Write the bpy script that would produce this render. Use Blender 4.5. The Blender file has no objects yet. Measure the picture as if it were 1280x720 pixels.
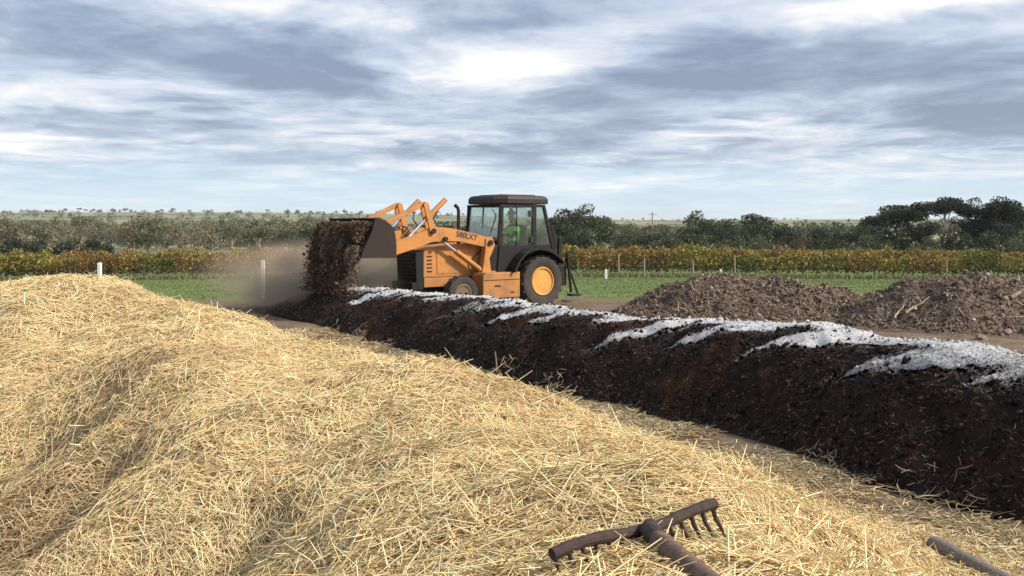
import bpy, bmesh, math, random
import numpy as np
from mathutils import Vector, Matrix, Euler
R=math.radians
C=bpy.context.scene.collection
scn=bpy.context.scene
DUST=3.8; HAZE=0.00012

# ------------------------------------------------------------ camera
cam_d=bpy.data.cameras.new('camera'); cam=bpy.data.objects.new('camera',cam_d); C.objects.link(cam)
cam.location=(0,0,2.0); cam.rotation_euler=(R(90),0,0)
cam_d.sensor_width=36.0; cam_d.lens=36.0*1150/1280
cam_d.shift_y=-80/1280.0
cam_d.clip_start=0.05; cam_d.clip_end=12000
scn.camera=cam

# ------------------------------------------------------------ world
SUN=Vector((0.80,-0.22,0.62)).normalized()
SUN_EL=math.asin(SUN.z); SUN_ROT=math.atan2(SUN.x,SUN.y)
w=bpy.data.worlds.new('World'); scn.world=w; w.use_nodes=True
nt=w.node_tree; nt.nodes.clear()
class NG:
    """tiny helper for building node graphs"""
    def __init__(s,nt): s.nt=nt
    def n(s,t,**k):
        n=s.nt.nodes.new(t)
        for a,b in k.items(): setattr(n,a,b)
        return n
    def put(s,sock,v):
        if hasattr(v,'is_output'): s.nt.links.new(v,sock)
        elif v is not None: sock.default_value=v
    def m(s,op,a,b=None,c=None,clamp=False):
        n=s.n('ShaderNodeMath',operation=op); n.use_clamp=clamp
        s.put(n.inputs[0],a)
        if b is not None: s.put(n.inputs[1],b)
        if c is not None: s.put(n.inputs[2],c)
        return n.outputs[0]
    def noise(s,vec,scale,detail=4,rough=.5,dist=0,dim='3D',col=False):
        n=s.n('ShaderNodeTexNoise'); n.noise_dimensions=dim
        if vec is not None: s.put(n.inputs['Vector'],vec)
        n.inputs['Scale'].default_value=scale; n.inputs['Detail'].default_value=detail
        n.inputs['Roughness'].default_value=rough; n.inputs['Distortion'].default_value=dist
        return n.outputs['Color' if col else 'Fac']
    def ramp(s,f,stops,interp='LINEAR'):
        n=s.n('ShaderNodeValToRGB'); s.put(n.inputs[0],f); cr=n.color_ramp; cr.interpolation=interp
        while len(cr.elements)<len(stops): cr.elements.new(.5)
        for e,(p,c) in zip(cr.elements,stops):
            e.position=p; e.color=(c[0],c[1],c[2],1) if hasattr(c,'__len__') else (c,c,c,1)
        return n.outputs[0]
    def mix(s,f,a,b,blend='MIX'):
        n=s.n('ShaderNodeMix',data_type='RGBA',blend_type=blend)
        s.put(n.inputs[0],f)
        for k,v in ((6,a),(7,b)):
            if hasattr(v,'is_output'): s.put(n.inputs[k],v)
            else: n.inputs[k].default_value=(v[0],v[1],v[2],1)
        return n.outputs[2]
    def comb(s,x,y,z):
        n=s.n('ShaderNodeCombineXYZ')
        for i,v in enumerate((x,y,z)): s.put(n.inputs[i],v)
        return n.outputs[0]
    def sep(s,v):
        n=s.n('ShaderNodeSeparateXYZ'); s.put(n.inputs[0],v); return n.outputs
    def link(s,a,b): s.nt.links.new(a,b)
g=NG(nt)
out=g.n('ShaderNodeOutputWorld'); bg=g.n('ShaderNodeBackground')
sky=g.n('ShaderNodeTexSky'); sky.sky_type='NISHITA'; sky.sun_disc=False
sky.sun_elevation=SUN_EL; sky.sun_rotation=SUN_ROT; sky.altitude=50; sky.air_density=1; sky.dust_density=1.2
SKY_STRENGTH=0.100
bg.inputs['Strength'].default_value=SKY_STRENGTH
tc=g.n('ShaderNodeTexCoord'); dx,dy,dz=g.sep(tc.outputs['Generated'])
az=g.m('ARCTAN2',dx,dy); el=g.m('ARCSINE',dz)
# a flat layer of cloud seen in perspective
den=g.m('ADD',g.m('MAXIMUM',dz,0.0),0.075)
cp=g.comb(g.m('MULTIPLY',g.m('DIVIDE',dx,den),1.05),g.m('DIVIDE',dy,den),0.0)
warp=g.noise(cp,.5,3,.5,0,col=True)
wv=g.n('ShaderNodeVectorMath',operation='MULTIPLY_ADD'); g.link(warp,wv.inputs[0]); wv.inputs[1].default_value=(1.3,.9,0); g.link(cp,wv.inputs[2])
n1=g.noise(wv.outputs[0],.62,7,.58,.15)
n2=g.noise(wv.outputs[0],2.0,8,.66,.1)
val=g.m('ADD',g.m('MULTIPLY',g.m('SUBTRACT',n1,.5),2.5),g.m('MULTIPLY',g.m('SUBTRACT',n2,.5),1.05))
val=g.m('ADD',val,.47)
wa=g.m('MULTIPLY_ADD',g.m('SUBTRACT',g.noise(wv.outputs[0],1.1,5,.65),.5),.42,az)
we=g.m('MULTIPLY_ADD',g.m('SUBTRACT',g.noise(wv.outputs[0],1.5,4,.6),.5),.075,el)
BL=[(600,88,95,24,.60),(340,12,150,20,.60),(760,45,110,22,.45),(1160,10,150,14,.6),(40,112,110,22,.35),(300,135,110,12,.25),(925,165,110,11,.45),(1190,188,70,8,.35),(510,175,100,9,.35),(720,222,260,14,.30),(90,190,150,13,.35),
    (350,85,150,34,-.50),(560,30,170,14,-.25),(60,45,150,32,-.33),(870,95,120,22,-.25),(1130,110,210,44,-.50),(120,158,220,13,-.25),(660,192,190,13,-.25),(1000,50,170,26,-.25)]
for px,py,bw,bh,am in BL:
    a0=math.atan((px-640)/1150); e0=math.atan((280-py)/1150*math.cos(a0))
    qa=g.m('MULTIPLY',g.m('SUBTRACT',wa,a0),1150/bw/1.15); qe=g.m('MULTIPLY',g.m('SUBTRACT',we,e0),1150/bh/1.1)
    r2=g.m('ADD',g.m('MULTIPLY',qa,qa),g.m('MULTIPLY',qe,qe))
    val=g.m('MULTIPLY_ADD',g.m('EXPONENT',g.m('MULTIPLY',r2,-1.0)),am,val)
cloud=g.ramp(val,[(0.0,(2.45,2.95,4.1)),(.25,(3.45,4.1,5.4)),(.5,(5.3,6.0,7.2)),(.72,(7.3,7.6,8.3)),(1.0,(10.,9.7,9.4))])
# cloud thins out towards the horizon, pale clear air shows below it
clear=g.ramp(g.m('DIVIDE',el,.10,clamp=True),[(0,(7.0,8.1,8.8)),(.5,(6.2,8.3,9.6)),(1,(5.2,7.3,9.2))])
hm=g.n('ShaderNodeMapRange',interpolation_type='SMOOTHSTEP')
g.link(g.m('ADD',el,g.m('MULTIPLY',g.m('SUBTRACT',n1,.5),.10)),hm.inputs[0])
hm.inputs[1].default_value=.015; hm.inputs[2].default_value=.085; hm.inputs[3].default_value=.22; hm.inputs[4].default_value=1
skyv=g.mix(hm.outputs[0],clear,cloud)
skyv=g.mix(.15,skyv,sky.outputs[0])
# the veil of cloud is brightest round the sun
dt=g.n('ShaderNodeVectorMath',operation='DOT_PRODUCT'); g.link(tc.outputs['Generated'],dt.inputs[0]); dt.inputs[1].default_value=SUN
glow=g.m('MULTIPLY_ADD',g.m('POWER',g.m('MAXIMUM',dt.outputs['Value'],0.0),5.0),1.6,1.0)
vm=g.n('ShaderNodeVectorMath',operation='SCALE'); g.link(skyv,vm.inputs[0]); g.link(glow,vm.inputs[3])
g.link(vm.outputs[0],bg.inputs['Color']); g.link(bg.outputs[0],out.inputs['Surface'])

# ------------------------------------------------------------ sun
sd=bpy.data.lights.new('sun','SUN'); sd.energy=5.0; sd.angle=R(5); sd.color=(1,.91,.76)
so=bpy.data.objects.new('sun',sd); C.objects.link(so); so.rotation_euler=SUN.to_track_quat('Z','Y').to_euler(); so.location=(10,-5,12)
scn.view_settings.view_transform='Standard'; scn.view_settings.look='None'; scn.view_settings.gamma=1; scn.view_settings.exposure=0.24
scn.view_settings.use_curve_mapping=False
scn.render.engine='CYCLES'

# ------------------------------------------------------------ helpers
def tag(o,label=None,cat=None,group=None,kind=None):
    if label:o['label']=label
    if cat:o['category']=cat
    if group:o['group']=group
    if kind:o['kind']=kind
    return o
def empty(name,loc=(0,0,0),rz=0):
    o=bpy.data.objects.new(name,None); o.empty_display_size=.3; C.objects.link(o); o.location=loc; o.rotation_euler=(0,0,rz); return o
def link(name,me,mat=None,parent=None,smooth=False):
    if mat: me.materials.append(mat)
    o=bpy.data.objects.new(name,me); C.objects.link(o)
    if parent: o.parent=parent
    if smooth: me.polygons.foreach_set('use_smooth',[True]*len(me.polygons))
    return o
def np_mesh(name,V,F,col=None,fl=None,smooth=False):
    """V (n,3); F (m,3|4) one polygon size; col (n,3) colours; fl dict of float attributes"""
    V=np.asarray(V,np.float32);F=np.asarray(F,np.int32)
    me=bpy.data.meshes.new(name); k=F.shape[1]
    me.vertices.add(len(V)); me.vertices.foreach_set('co',V.ravel())
    me.loops.add(F.size); me.loops.foreach_set('vertex_index',F.ravel())
    me.polygons.add(len(F)); me.polygons.foreach_set('loop_start',np.arange(0,F.size,k,dtype=np.int32))
    try: me.polygons.foreach_set('loop_total',np.full(len(F),k,np.int32))
    except Exception: pass
    if smooth: me.polygons.foreach_set('use_smooth',np.ones(len(F),bool))
    me.update(calc_edges=True)
    if col is not None:
        a=me.color_attributes.new('col','FLOAT_COLOR','POINT')
        c=np.ones((len(V),4),np.float32); c[:,:3]=col; a.data.foreach_set('color',c.ravel())
    if fl:
        for kx,v in fl.items():
            a=me.attributes.new(kx,'FLOAT','POINT'); a.data.foreach_set('value',np.asarray(v,np.float32))
    return me
class MB:
    def __init__(s): s.bm=bmesh.new()
    def box(s,c,size,rot=None,bev=0):
        r=bmesh.ops.create_cube(s.bm,size=1)['verts']
        M=Matrix.Translation(c)@(rot.to_4x4() if rot else Matrix())@Matrix.Diagonal((*size,1))
        bmesh.ops.transform(s.bm,matrix=M,verts=r)
        if bev:
            ed=list({e for v in r for e in v.link_edges})
            bmesh.ops.bevel(s.bm,geom=ed,offset=bev,segments=2,affect='EDGES',profile=.7)
        return s
    def prism(s,pts,y0,y1,bev=0):
        """polygon in (x,z) extruded along y"""
        a=[s.bm.verts.new((p[0],y0,p[1])) for p in pts]; b=[s.bm.verts.new((p[0],y1,p[1])) for p in pts]
        n=len(pts); fs=[s.bm.faces.new(a),s.bm.faces.new(b[::-1])]
        for i in range(n): fs.append(s.bm.faces.new((a[i],b[i],b[(i+1)%n],a[(i+1)%n])))
        if bev:
            ed=list({e for f in fs for e in f.edges})
            bmesh.ops.bevel(s.bm,geom=ed,offset=bev,segments=2,affect='EDGES',profile=.7)
        return s
    def tube(s,pts,rad,n=10,cap=True):
        pts=[Vector(p) for p in pts]; rad=rad if hasattr(rad,'__len__') else [rad]*len(pts)
        prev=None;rings=[]
        for i,p in enumerate(pts):
            d=(pts[min(i+1,len(pts)-1)]-pts[max(i-1,0)]).normalized()
            if prev is None: u=d.orthogonal().normalized()
            else: u=(prev-d*prev.dot(d)).normalized()
            prev=u; v=d.cross(u)
            rings.append([s.bm.verts.new(p+(u*math.cos(2*math.pi*k/n)+v*math.sin(2*math.pi*k/n))*rad[i]) for k in range(n)])
        for a,b in zip(rings,rings[1:]):
            for k in range(n): s.bm.faces.new((a[k],a[(k+1)%n],b[(k+1)%n],b[k]))
        if cap: s.bm.faces.new(rings[0][::-1]); s.bm.faces.new(rings[-1])
        return s
    def lathe(s,c,prof,n=40,axis='y'):
        """prof: list of (radius, offset along axis), closed loop if first==last"""
        rings=[]
        for r,o in prof:
            ring=[]
            for k in range(n):
                t=2*math.pi*k/n
                ring.append(s.bm.verts.new((c[0]+r*math.cos(t),c[1]+o,c[2]+r*math.sin(t))))
            rings.append(ring)
        for a,b in zip(rings,rings[1:]):
            for k in range(n): s.bm.faces.new((a[k],a[(k+1)%n],b[(k+1)%n],b[k]))
        s.bm.faces.new(rings[0][::-1]); s.bm.faces.new(rings[-1])
        return s
    def build(s,name,mat,parent=None,smooth=False):
        bmesh.ops.recalc_face_normals(s.bm,faces=s.bm.faces)
        me=bpy.data.meshes.new(name); s.bm.to_mesh(me); s.bm.free()
        o=link(name,me,mat,parent,False)
        if smooth:
            me.polygons.foreach_set('use_smooth',[True]*len(me.polygons))
            try: me.set_sharp_from_angle(angle=R(35))
            except Exception: pass
        return o

# ------------------------------------------------------------ materials
def mat(name):
    m=bpy.data.materials.new(name); m.use_nodes=True
    g=NG(m.node_tree); b=m.node_tree.nodes['Principled BSDF']; return m,g,b
def setb(g,b,col=None,rough=None,metal=None,spec=None):
    if col is not None: g.put(b.inputs['Base Color'],(*col,1) if not hasattr(col,'is_output') else col)
    if rough is not None: g.put(b.inputs['Roughness'],rough)
    if metal is not None: b.inputs['Metallic'].default_value=metal
    if spec is not None: b.inputs['Specular IOR Level'].default_value=spec
def bump(g,b,h,strength=.5,dist=.02):
    n=g.n('ShaderNodeBump'); n.inputs['Strength'].default_value=strength; n.inputs['Distance'].default_value=dist
    g.link(h,n.inputs['Height']); g.link(n.outputs[0],b.inputs['Normal'])
def m_paint(name,col,dirt=(.17,.12,.08),amt=.5,rough=.45,scale=3,spec=.5):
    m,g,b=mat(name); t=g.n('ShaderNodeTexCoord').outputs['Object']
    n=g.noise(t,scale,6,.65); n2=g.noise(t,scale*9,4,.6); z=g.sep(t)[2]
    low=g.m('SUBTRACT',1.0,g.m('MULTIPLY',z,.7),clamp=True)
    f=g.m('MULTIPLY',g.ramp(g.m('ADD',n,g.m('MULTIPLY',low,.18)),[(.42,0),(.75,1)]),amt)
    f=g.m('ADD',f,g.m('MULTIPLY',g.ramp(n2,[(.55,0),(.7,1)]),amt*.25),clamp=True)
    c=g.mix(g.m('MULTIPLY',n2,.3),col,[x*.72 for x in col])
    setb(g,b,g.mix(f,c,dirt),g.m('MULTIPLY_ADD',f,.3,rough),0,spec); return m
def m_flat(name,col,rough=.6,metal=0,var=.25,scale=12,bs=0,bd=.01):
    m,g,b=mat(name); t=g.n('ShaderNodeTexCoord').outputs['Object']
    n=g.noise(t,scale,5,.6)
    c=g.mix(g.ramp(n,[(.3,0),(.7,1)]),[x*(1-var) for x in col],[min(1,x*(1+var)) for x in col])
    setb(g,b,c,rough,metal)
    if bs: bump(g,b,n,bs,bd)
    return m
def m_attr(name,rough=.8,trans=0,noise=0,spec=.3):
    m,g,b=mat(name); a=g.n('ShaderNodeVertexColor'); a.layer_name='col'; c=a.outputs[0]
    if noise:
        n=g.noise(g.n('ShaderNodeTexCoord').outputs['Object'],noise,4,.6)
        c=g.mix(g.ramp(n,[(.3,0),(.75,1)]),g.mix(1.0,c,(.6,.6,.6),'MULTIPLY'),c)
    setb(g,b,c,rough,0,spec)
    if trans:
        tb=g.n('ShaderNodeBsdfTranslucent'); g.put(tb.inputs[0],c); mx=g.n('ShaderNodeMixShader'); mx.inputs[0].default_value=trans
        o=m.node_tree.nodes['Material Output']; g.link(b.outputs[0],mx.inputs[1]); g.link(tb.outputs[0],mx.inputs[2]); g.link(mx.outputs[0],o.inputs['Surface'])
    return m
M={}
M['orange']=m_paint('machine_orange',(.50,.195,.034),(.15,.095,.055),.7,.5)
M['rim']=m_paint('rim_yellow',(.68,.33,.05),(.20,.13,.08),.45,.5,6)
M['black']=m_paint('black_paint',(.014,.013,.014),(.05,.038,.03),.15,.6,4,.2)
M['roofp']=m_paint('roof_paint',(.028,.022,.021),(.09,.065,.055),.4,.55,4,.25)
M['dullrim']=m_paint('muddy_rim',(.16,.10,.05),(.12,.09,.06),.8,.7,6)
M['rubber']=m_paint('rubber',(.022,.021,.021),(.085,.066,.05),.6,.85,5)
M['steel']=m_paint('bucket_steel',(.028,.021,.019),(.06,.036,.024),.6,.75,4,.2)
M['chrome']=m_flat('chrome_rod',(.75,.75,.74),.18,.9,.05)
M['glass']=None
M['hose']=m_flat('hose',(.015,.015,.015),.5)
M['whitepost']=m_flat('white_painted_post',(.78,.77,.72),.6,0,.08,20)
M['wood']=m_flat('weathered_wood',(.26,.21,.16),.85,0,.35,15,.4)
M['bark']=m_flat('bark',(.17,.145,.12),.9,0,.35,3,.5,.05)
M['palebark']=m_flat('pale_bark',(.42,.38,.32),.85,0,.3,2,.3,.05)
M['leaf']=m_attr('leaf',.7,.25)
M['rust']=m_flat('rusty_iron',(.042,.026,.020),.8,.2,.45,60,.7,.003)
M['handle']=m_flat('worn_wood_handle',(.13,.08,.055),.8,0,.5,70,.9,.003)
M['grey_handle']=m_flat('grey_wood_handle',(.15,.125,.10),.8,0,.4,50,.6,.002)
M['skin']=m_flat('skin',(.42,.24,.17),.6,0,.1)
M['cloth']=m_flat('navy_cloth',(.03,.035,.05),.9)
M['hivis']=m_flat('hi_vis_green',(.30,.78,.12),.7,0,.08)
M['decal']=m_flat('dark_decal',(.03,.022,.018),.5)
M['red']=m_flat('red_lens',(.4,.03,.02),.3)
m,g,b=mat('cab_glass'); setb(g,b,(.86,.95,.92),.02); b.inputs['Transmission Weight'].default_value=1; b.inputs['IOR'].default_value=1.03
n=g.noise(g.n('ShaderNodeTexCoord').outputs['Object'],3,4); 
tr=g.n('ShaderNodeBsdfTransparent'); tr.inputs[0].default_value=(.90,.96,.93,1); gl=g.n('ShaderNodeBsdfGlossy'); gl.inputs['Roughness'].default_value=.03
dfu=g.n('ShaderNodeBsdfDiffuse'); dfu.inputs[0].default_value=(.35,.40,.37,1)
fr=g.n('ShaderNodeFresnel'); fr.inputs[0].default_value=1.6
mx=g.n('ShaderNodeMixShader'); g.link(g.m('MULTIPLY_ADD',n,.08,.0),mx.inputs[0]); g.link(tr.outputs[0],mx.inputs[1]); g.link(dfu.outputs[0],mx.inputs[2])
mx2=g.n('ShaderNodeMixShader'); g.link(g.m('MULTIPLY_ADD',fr.outputs[0],.5,.0,clamp=True),mx2.inputs[0]); g.link(mx.outputs[0],mx2.inputs[1]); g.link(gl.outputs[0],mx2.inputs[2])
g.link(mx2.outputs[0],m.node_tree.nodes['Material Output'].inputs['Surface']); M['glass']=m

rng=np.random.default_rng(7)
random.seed(7)
def _h(ix,iy,seed):
    n=(ix.astype(np.int64)*374761393+iy.astype(np.int64)*668265263+seed*974711)&0xffffffff
    n=((n^(n>>13))*1274126177)&0xffffffff
    n=n^(n>>16)
    return (n&0xffff)/65535.0
def vnoise(x,y,seed=0):
    x=np.asarray(x,float);y=np.asarray(y,float)
    ix=np.floor(x).astype(np.int64);iy=np.floor(y).astype(np.int64)
    fx=x-ix;fy=y-iy
    fx=fx*fx*(3-2*fx);fy=fy*fy*(3-2*fy)
    a=_h(ix,iy,seed);b=_h(ix+1,iy,seed);c=_h(ix,iy+1,seed);d=_h(ix+1,iy+1,seed)
    return (a*(1-fx)+b*fx)*(1-fy)+(c*(1-fx)+d*fx)*fy
def fbm(x,y,o=4,seed=0,g=.5):
    s=0;a=1;t=0
    for i in range(o):
        s=s+a*(vnoise(x*2**i+17.3*i,y*2**i-9.1*i,seed+i)-.5);t+=a;a*=g
    return s/t*2
UX,UY=-0.525,0.851
def st(x,y): return x*UX+y*UY, x*UY-y*UX   # s along, t to the right
def sm(x,a,b):
    u=np.clip((x-a)/(b-a),0,1);return u*u*(3-2*u)
def heap(x,y):
    s,t=st(x,y)
    t0=1.35+0.12*np.sin(s*.7)-.36*sm(s,7.8,9.5)-.35*(1-sm(s,1,2.6))
    H=np.interp(s,[-4,1.3,2.2,3.2,5.5,7.5,9.0,10.5,13],[1.44,1.44,1.33,1.18,1.20,1.22,1.37,1.47,1.47])
    H=H*(1-sm(s,10.8,15.0))*sm(s,-4,-2)
    wl=2.7+.9*sm(s,7,9.5)
    wr=np.interp(s,[0,1.5,2.5,4,6.5,8,9.5,12.5],[2.3,2.4,3.0,3.4,3.5,2.9,2.3,2.2])
    u=(t-t0);w=np.where(u>0,wr,wl)
    c=np.clip(u/w,-1,1)
    p=(.5+.5*np.cos(np.pi*c))**.85
    h=H*p
    # toe apron on the right
    ap=.28*np.clip(1-np.abs(t-3.4)/2.2,0,1)*(1-sm(s,11,14))*sm(s,-1,1)
    h=np.maximum(h,0)+ap*.8
    near=sm(s,-1,1)
    e=np.clip(h/.25,0,1)
    b=fbm(s*.75,t*.95,3,5)*.17*(1-.55*sm(u,0.2,1.6)*0)
    h=h+e*b
    # hollows on the left flank
    for (cs,ct,rs,rt,a) in HOL:
        h=h-1.1*a*np.exp(-((s-cs)/rs)**2-((t-ct)/rt)**2)*e
    h=h+e*fbm(s*3.2,t*3.2,3,9)*.06
    return h-.02
HOL=[(5.6,.35,.42,.5,.24),(6.9,.9,.30,.45,.18),(4.3,.25,.45,.5,.22),(3.0,.6,.45,.5,.18),(8.2,.9,.25,.4,.13),(9.1,.5,.25,.4,.1),(1.6,.0,.45,.5,.12),(3.6,1.5,.2,.9,.05),(6.2,1.9,.3,.5,.06)]
def dark(x,y):
    s,t=st(x,y)
    bt=6.3+.10*np.sin(s*1.1)+.1*fbm(s*1.1,t*0,2,31)
    H=np.interp(s,[-3,2,5,7,9,12,16,19,20.6,22.4],[.99,.99,.99,.96,.85,.82,.78,.64,.44,0])
    w=1.15+.25*(H-.6)
    tc=bt+w
    c=np.clip((t-tc)/np.where(t<tc,w,w*1.05),-1,1)
    p=(1-np.abs(c)**1.9)
    h=H*np.clip(p,0,1)
    h=h*(1+.04*fbm(s*.9,t*.6,2,44)) 
    e=np.clip(h/.15,0,1)
    cr=1-.72*np.clip(1-np.abs(t-tc)/.55,0,1)
    h=h+e*cr*(.13*fbm(s*1.9,t*2.0,4,77)+.04*(-2*np.abs(fbm(s*3.1,t*3.3,3,78))))
    return h-.02
MND=[(5.3,21,1.6,1.35,1.0),(3.7,20.7,1.1,1.0,.42),(7.0,20.3,1.2,1.2,.42),(9.0,18.9,1.3,1.4,.90),(11.4,18.3,2.6,1.5,.98),(7.7,19.0,.9,1.2,.38),(10.1,18.2,1.4,1.2,.3)]
def mound(x,y):
    h=np.zeros_like(np.asarray(x,float))
    for (cx,cy,rx,ry,a) in MND:
        dx=x-cx;dy=y-cy+ .3*dx*0
        r2=(dx/rx)**2+(dy/ry)**2
        h=h+a*np.exp(-r2*1.1)
    h=1.10*(1-np.exp(-h*1.3))
    e=np.clip(h/.35,0,1)
    h=h+e*(.16*fbm(x*1.5,y*1.5,5,3,.6))
    return h-.10
YP=[-500,26,56,90,140,230,420,800,1500,3000,6000]
def terr(x,y):
    x=np.asarray(x,float);y=np.asarray(y,float)
    r=np.hypot(x,y)
    L=np.interp(r,YP,[0,0,-1.17,-2.4,-3.4,-4.2,-3.0,6.0,19,12,0])
    R=np.interp(r,YP,[0,0,-1.17,-2.0,-2.6,-3.0,-1.5,3.5,10,8,0])
    az=np.arctan2(x,np.maximum(y,1))
    m=sm(az,-.15,.12)
    z=L*(1-m)+R*m
    z=z+sm(r,150,900)*fbm(x/260.,y/260.,3,88)*4*sm(r,300,1500)
    return z
# ============================================================ terrain
def zt(x,y): return float(terr(np.array([x],float),np.array([y],float))[0])
rr=np.concatenate([[0.6],np.geomspace(1.2,3600,180)]); na=420
th=np.linspace(0,2*np.pi,na,endpoint=False)
RR,TH=np.meshgrid(rr,th,indexing='ij')
X=RR*np.sin(TH);Y=RR*np.cos(TH)
def ground_detail(x,y):
    r=np.hypot(x,y)
    return (fbm(x*1.3,y*1.3,4,501)*.035+fbm(x*.3,y*.3,2,505)*.04)*(1-sm(r,24,40))-.03
Z=terr(X,Y)+ground_detail(X,Y)
V=np.stack([X.ravel(),Y.ravel(),Z.ravel()],1)
i=np.arange(len(rr)-1)[:,None]*na; j=np.arange(na)[None,:]; jn=(j+1)%na
F=np.stack([(i+j).ravel(),(i+j+na).ravel(),(i+jn+na).ravel(),(i+jn).ravel()],1)
V=np.vstack([V,[[0,0,float(Z[0].mean())]]]); cidx=len(V)-1
me=np_mesh('ground',V,F[:,::-1],smooth=True)
bm=bmesh.new(); bm.from_mesh(me); bm.verts.ensure_lookup_table()
for k in range(na): bm.faces.new((bm.verts[cidx],bm.verts[(k+1)%na],bm.verts[k]))
bmesh.ops.recalc_face_normals(bm,faces=bm.faces); bm.to_mesh(me); bm.free()
if me.polygons[0].normal.z<0: me.flip_normals()
m,g,b=mat('ground'); P=g.n('ShaderNodeTexCoord').outputs['Object']; px_,py_,pz_=g.sep(P)
r_=g.n('ShaderNodeVectorMath',operation='LENGTH'); g.link(P,r_.inputs[0]); r_=r_.outputs['Value']
nb=g.noise(P,.35,5,.6); nf=g.noise(P,9,6,.7); nm=g.noise(P,1.6,5,.65)
dirt=g.ramp(g.m('ADD',g.m('MULTIPLY',nm,.6),g.m('MULTIPLY',nf,.45)),[(.32,(.075,.052,.034)),(.5,(.145,.104,.072)),(.66,(.20,.15,.108)),(.8,(.26,.20,.15))])
reddish=g.mix(.5,dirt,(.14,.088,.060))
dirt=g.mix(g.ramp(nb,[(.42,0),(.6,1)]),dirt,reddish)
ng=g.noise(P,.9,6,.7); ng2=g.noise(P,14,4,.7)
grass=g.ramp(g.m('ADD',g.m('MULTIPLY',ng,.6),g.m('MULTIPLY',ng2,.4)),[(.35,(.085,.125,.036)),(.5,(.12,.165,.05)),(.62,(.16,.185,.075)),(.75,(.23,.22,.12))])
edge=g.m('ADD',py_,g.m('MULTIPLY',g.m('SUBTRACT',nb,.5),9.0)); edge=g.m('ADD',edge,g.m('MULTIPLY',g.m('SUBTRACT',nm,.5),3.0))
fg=g.n('ShaderNodeMapRange'); g.link(edge,fg.inputs[0]); fg.inputs[1].default_value=24.2; fg.inputs[2].default_value=26.2
near=g.mix(fg.outputs[0],dirt,grass)
nh=g.noise(P,.012,6,.62); nh2=g.noise(P,.11,5,.65)
scrub=g.ramp(nh2,[(.3,(.050,.055,.035)),(.55,(.085,.085,.055)),(.75,(.14,.13,.09))])
padd=g.ramp(nh,[(.40,(.13,.16,.075)),(.52,(.27,.24,.14)),(.6,(.16,.18,.09))])
far=g.mix(g.ramp(g.m('MULTIPLY_ADD',nh,.8,g.m('MULTIPLY',nh2,.25)),[(.46,0),(.51,1)]),scrub,padd)
fr_=g.n('ShaderNodeMapRange'); g.link(g.m('ADD',r_,g.m('MULTIPLY',nh2,30.0)),fr_.inputs[0]); fr_.inputs[1].default_value=95; fr_.inputs[2].default_value=120
setb(g,b,g.mix(fr_.outputs[0],near,far),.95,0,.1)
hgt=g.m('ADD',g.m('MULTIPLY',nf,.6),nm); bump(g,b,hgt,.8,.05)
M['ground']=m; o=link('ground',me,m); tag(o,kind='structure')

# ============================================================ windrow meshes
def grid_mesh(name,func,s0,s1,t0,t1,ds,cut=-.015,extra=None):
    S=np.arange(s0,s1,ds);T=np.arange(t0,t1,ds); SS,TT=np.meshgrid(S,T,indexing='ij')
    X=SS*UX-TT*UY*-1 if False else SS*UX+TT*UY; Y=SS*UY-TT*UX
    Z=func(X,Y)
    return SS,TT,X,Y,Z
def make_grid(name,func,rng_,ds,mat_,extra=None,parent=None,facefilter=None,matlist=None):
    s0,s1,t0,t1=rng_
    S=np.arange(s0,s1,ds);T=np.arange(t0,t1,ds); SS,TT=np.meshgrid(S,T,indexing='ij')
    X=SS*UX+TT*UY; Y=SS*UY-TT*UX; Z=func(X,Y)
    ok=Z>-.019
    n=len(T); idx=np.arange(SS.size).reshape(SS.shape)
    F=np.stack([idx[:-1,:-1],idx[1:,:-1],idx[1:,1:],idx[:-1,1:]],-1).reshape(-1,4)
    f=ok.ravel()[F].any(1)
    if facefilter is not None: f&=facefilter(SS,TT).ravel()[F].mean(1)>.5
    F=F[f]; used=np.unique(F); remap=-np.ones(SS.size,int); remap[used]=np.arange(len(used))
    V=np.stack([X.ravel(),Y.ravel(),Z.ravel()],1)[used]
    fl={k:fn(SS,TT).ravel()[used] for k,fn in (extra or {}).items()}
    me=np_mesh(name,V,remap[F],fl=fl,smooth=True)
    if me.polygons[0].normal.z<0: me.flip_normals()
    return link(name,me,mat_,parent)

# ---------------- straw heap base material: matted straw under the loose stalks
m,g,b=mat('straw_mat'); P=g.n('ShaderNodeTexCoord').outputs['Object']
mp=g.n('ShaderNodeMapping'); g.link(P,mp.inputs[0]); mp.inputs['Scale'].default_value=(40,260,120); mp.inputs['Rotation'].default_value=(0,0,.6)
mp2=g.n('ShaderNodeMapping'); g.link(P,mp2.inputs[0]); mp2.inputs['Scale'].default_value=(240,38,120); mp2.inputs['Rotation'].default_value=(0,0,.3)
wn=g.noise(P,6,3,.5,col=True)
a1=g.noise(mp.outputs[0],1,3,.6,1.5); a2=g.noise(mp2.outputs[0],1,3,.6,1.5); bl=g.noise(P,5,4,.6)
fl_=g.mix(g.ramp(bl,[(.45,0),(.55,1)]),a1,a2); 
setb(g,b,g.ramp(fl_,[(.3,(.34,.24,.11)),(.5,(.56,.41,.20)),(.7,(.74,.58,.31))]),.75,0,.25); bump(g,b,fl_,1.0,.02); M['strawbase']=m
M['straw']=m_attr('straw',.55,.12,0,.35)
straw_heap=make_grid('straw_heap',heap,(-3.8,15.5,-2.0,6.4),.04,M['strawbase'])
tag(straw_heap,'long pale yellow heap of loose straw filling the foreground','straw heap')

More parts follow.
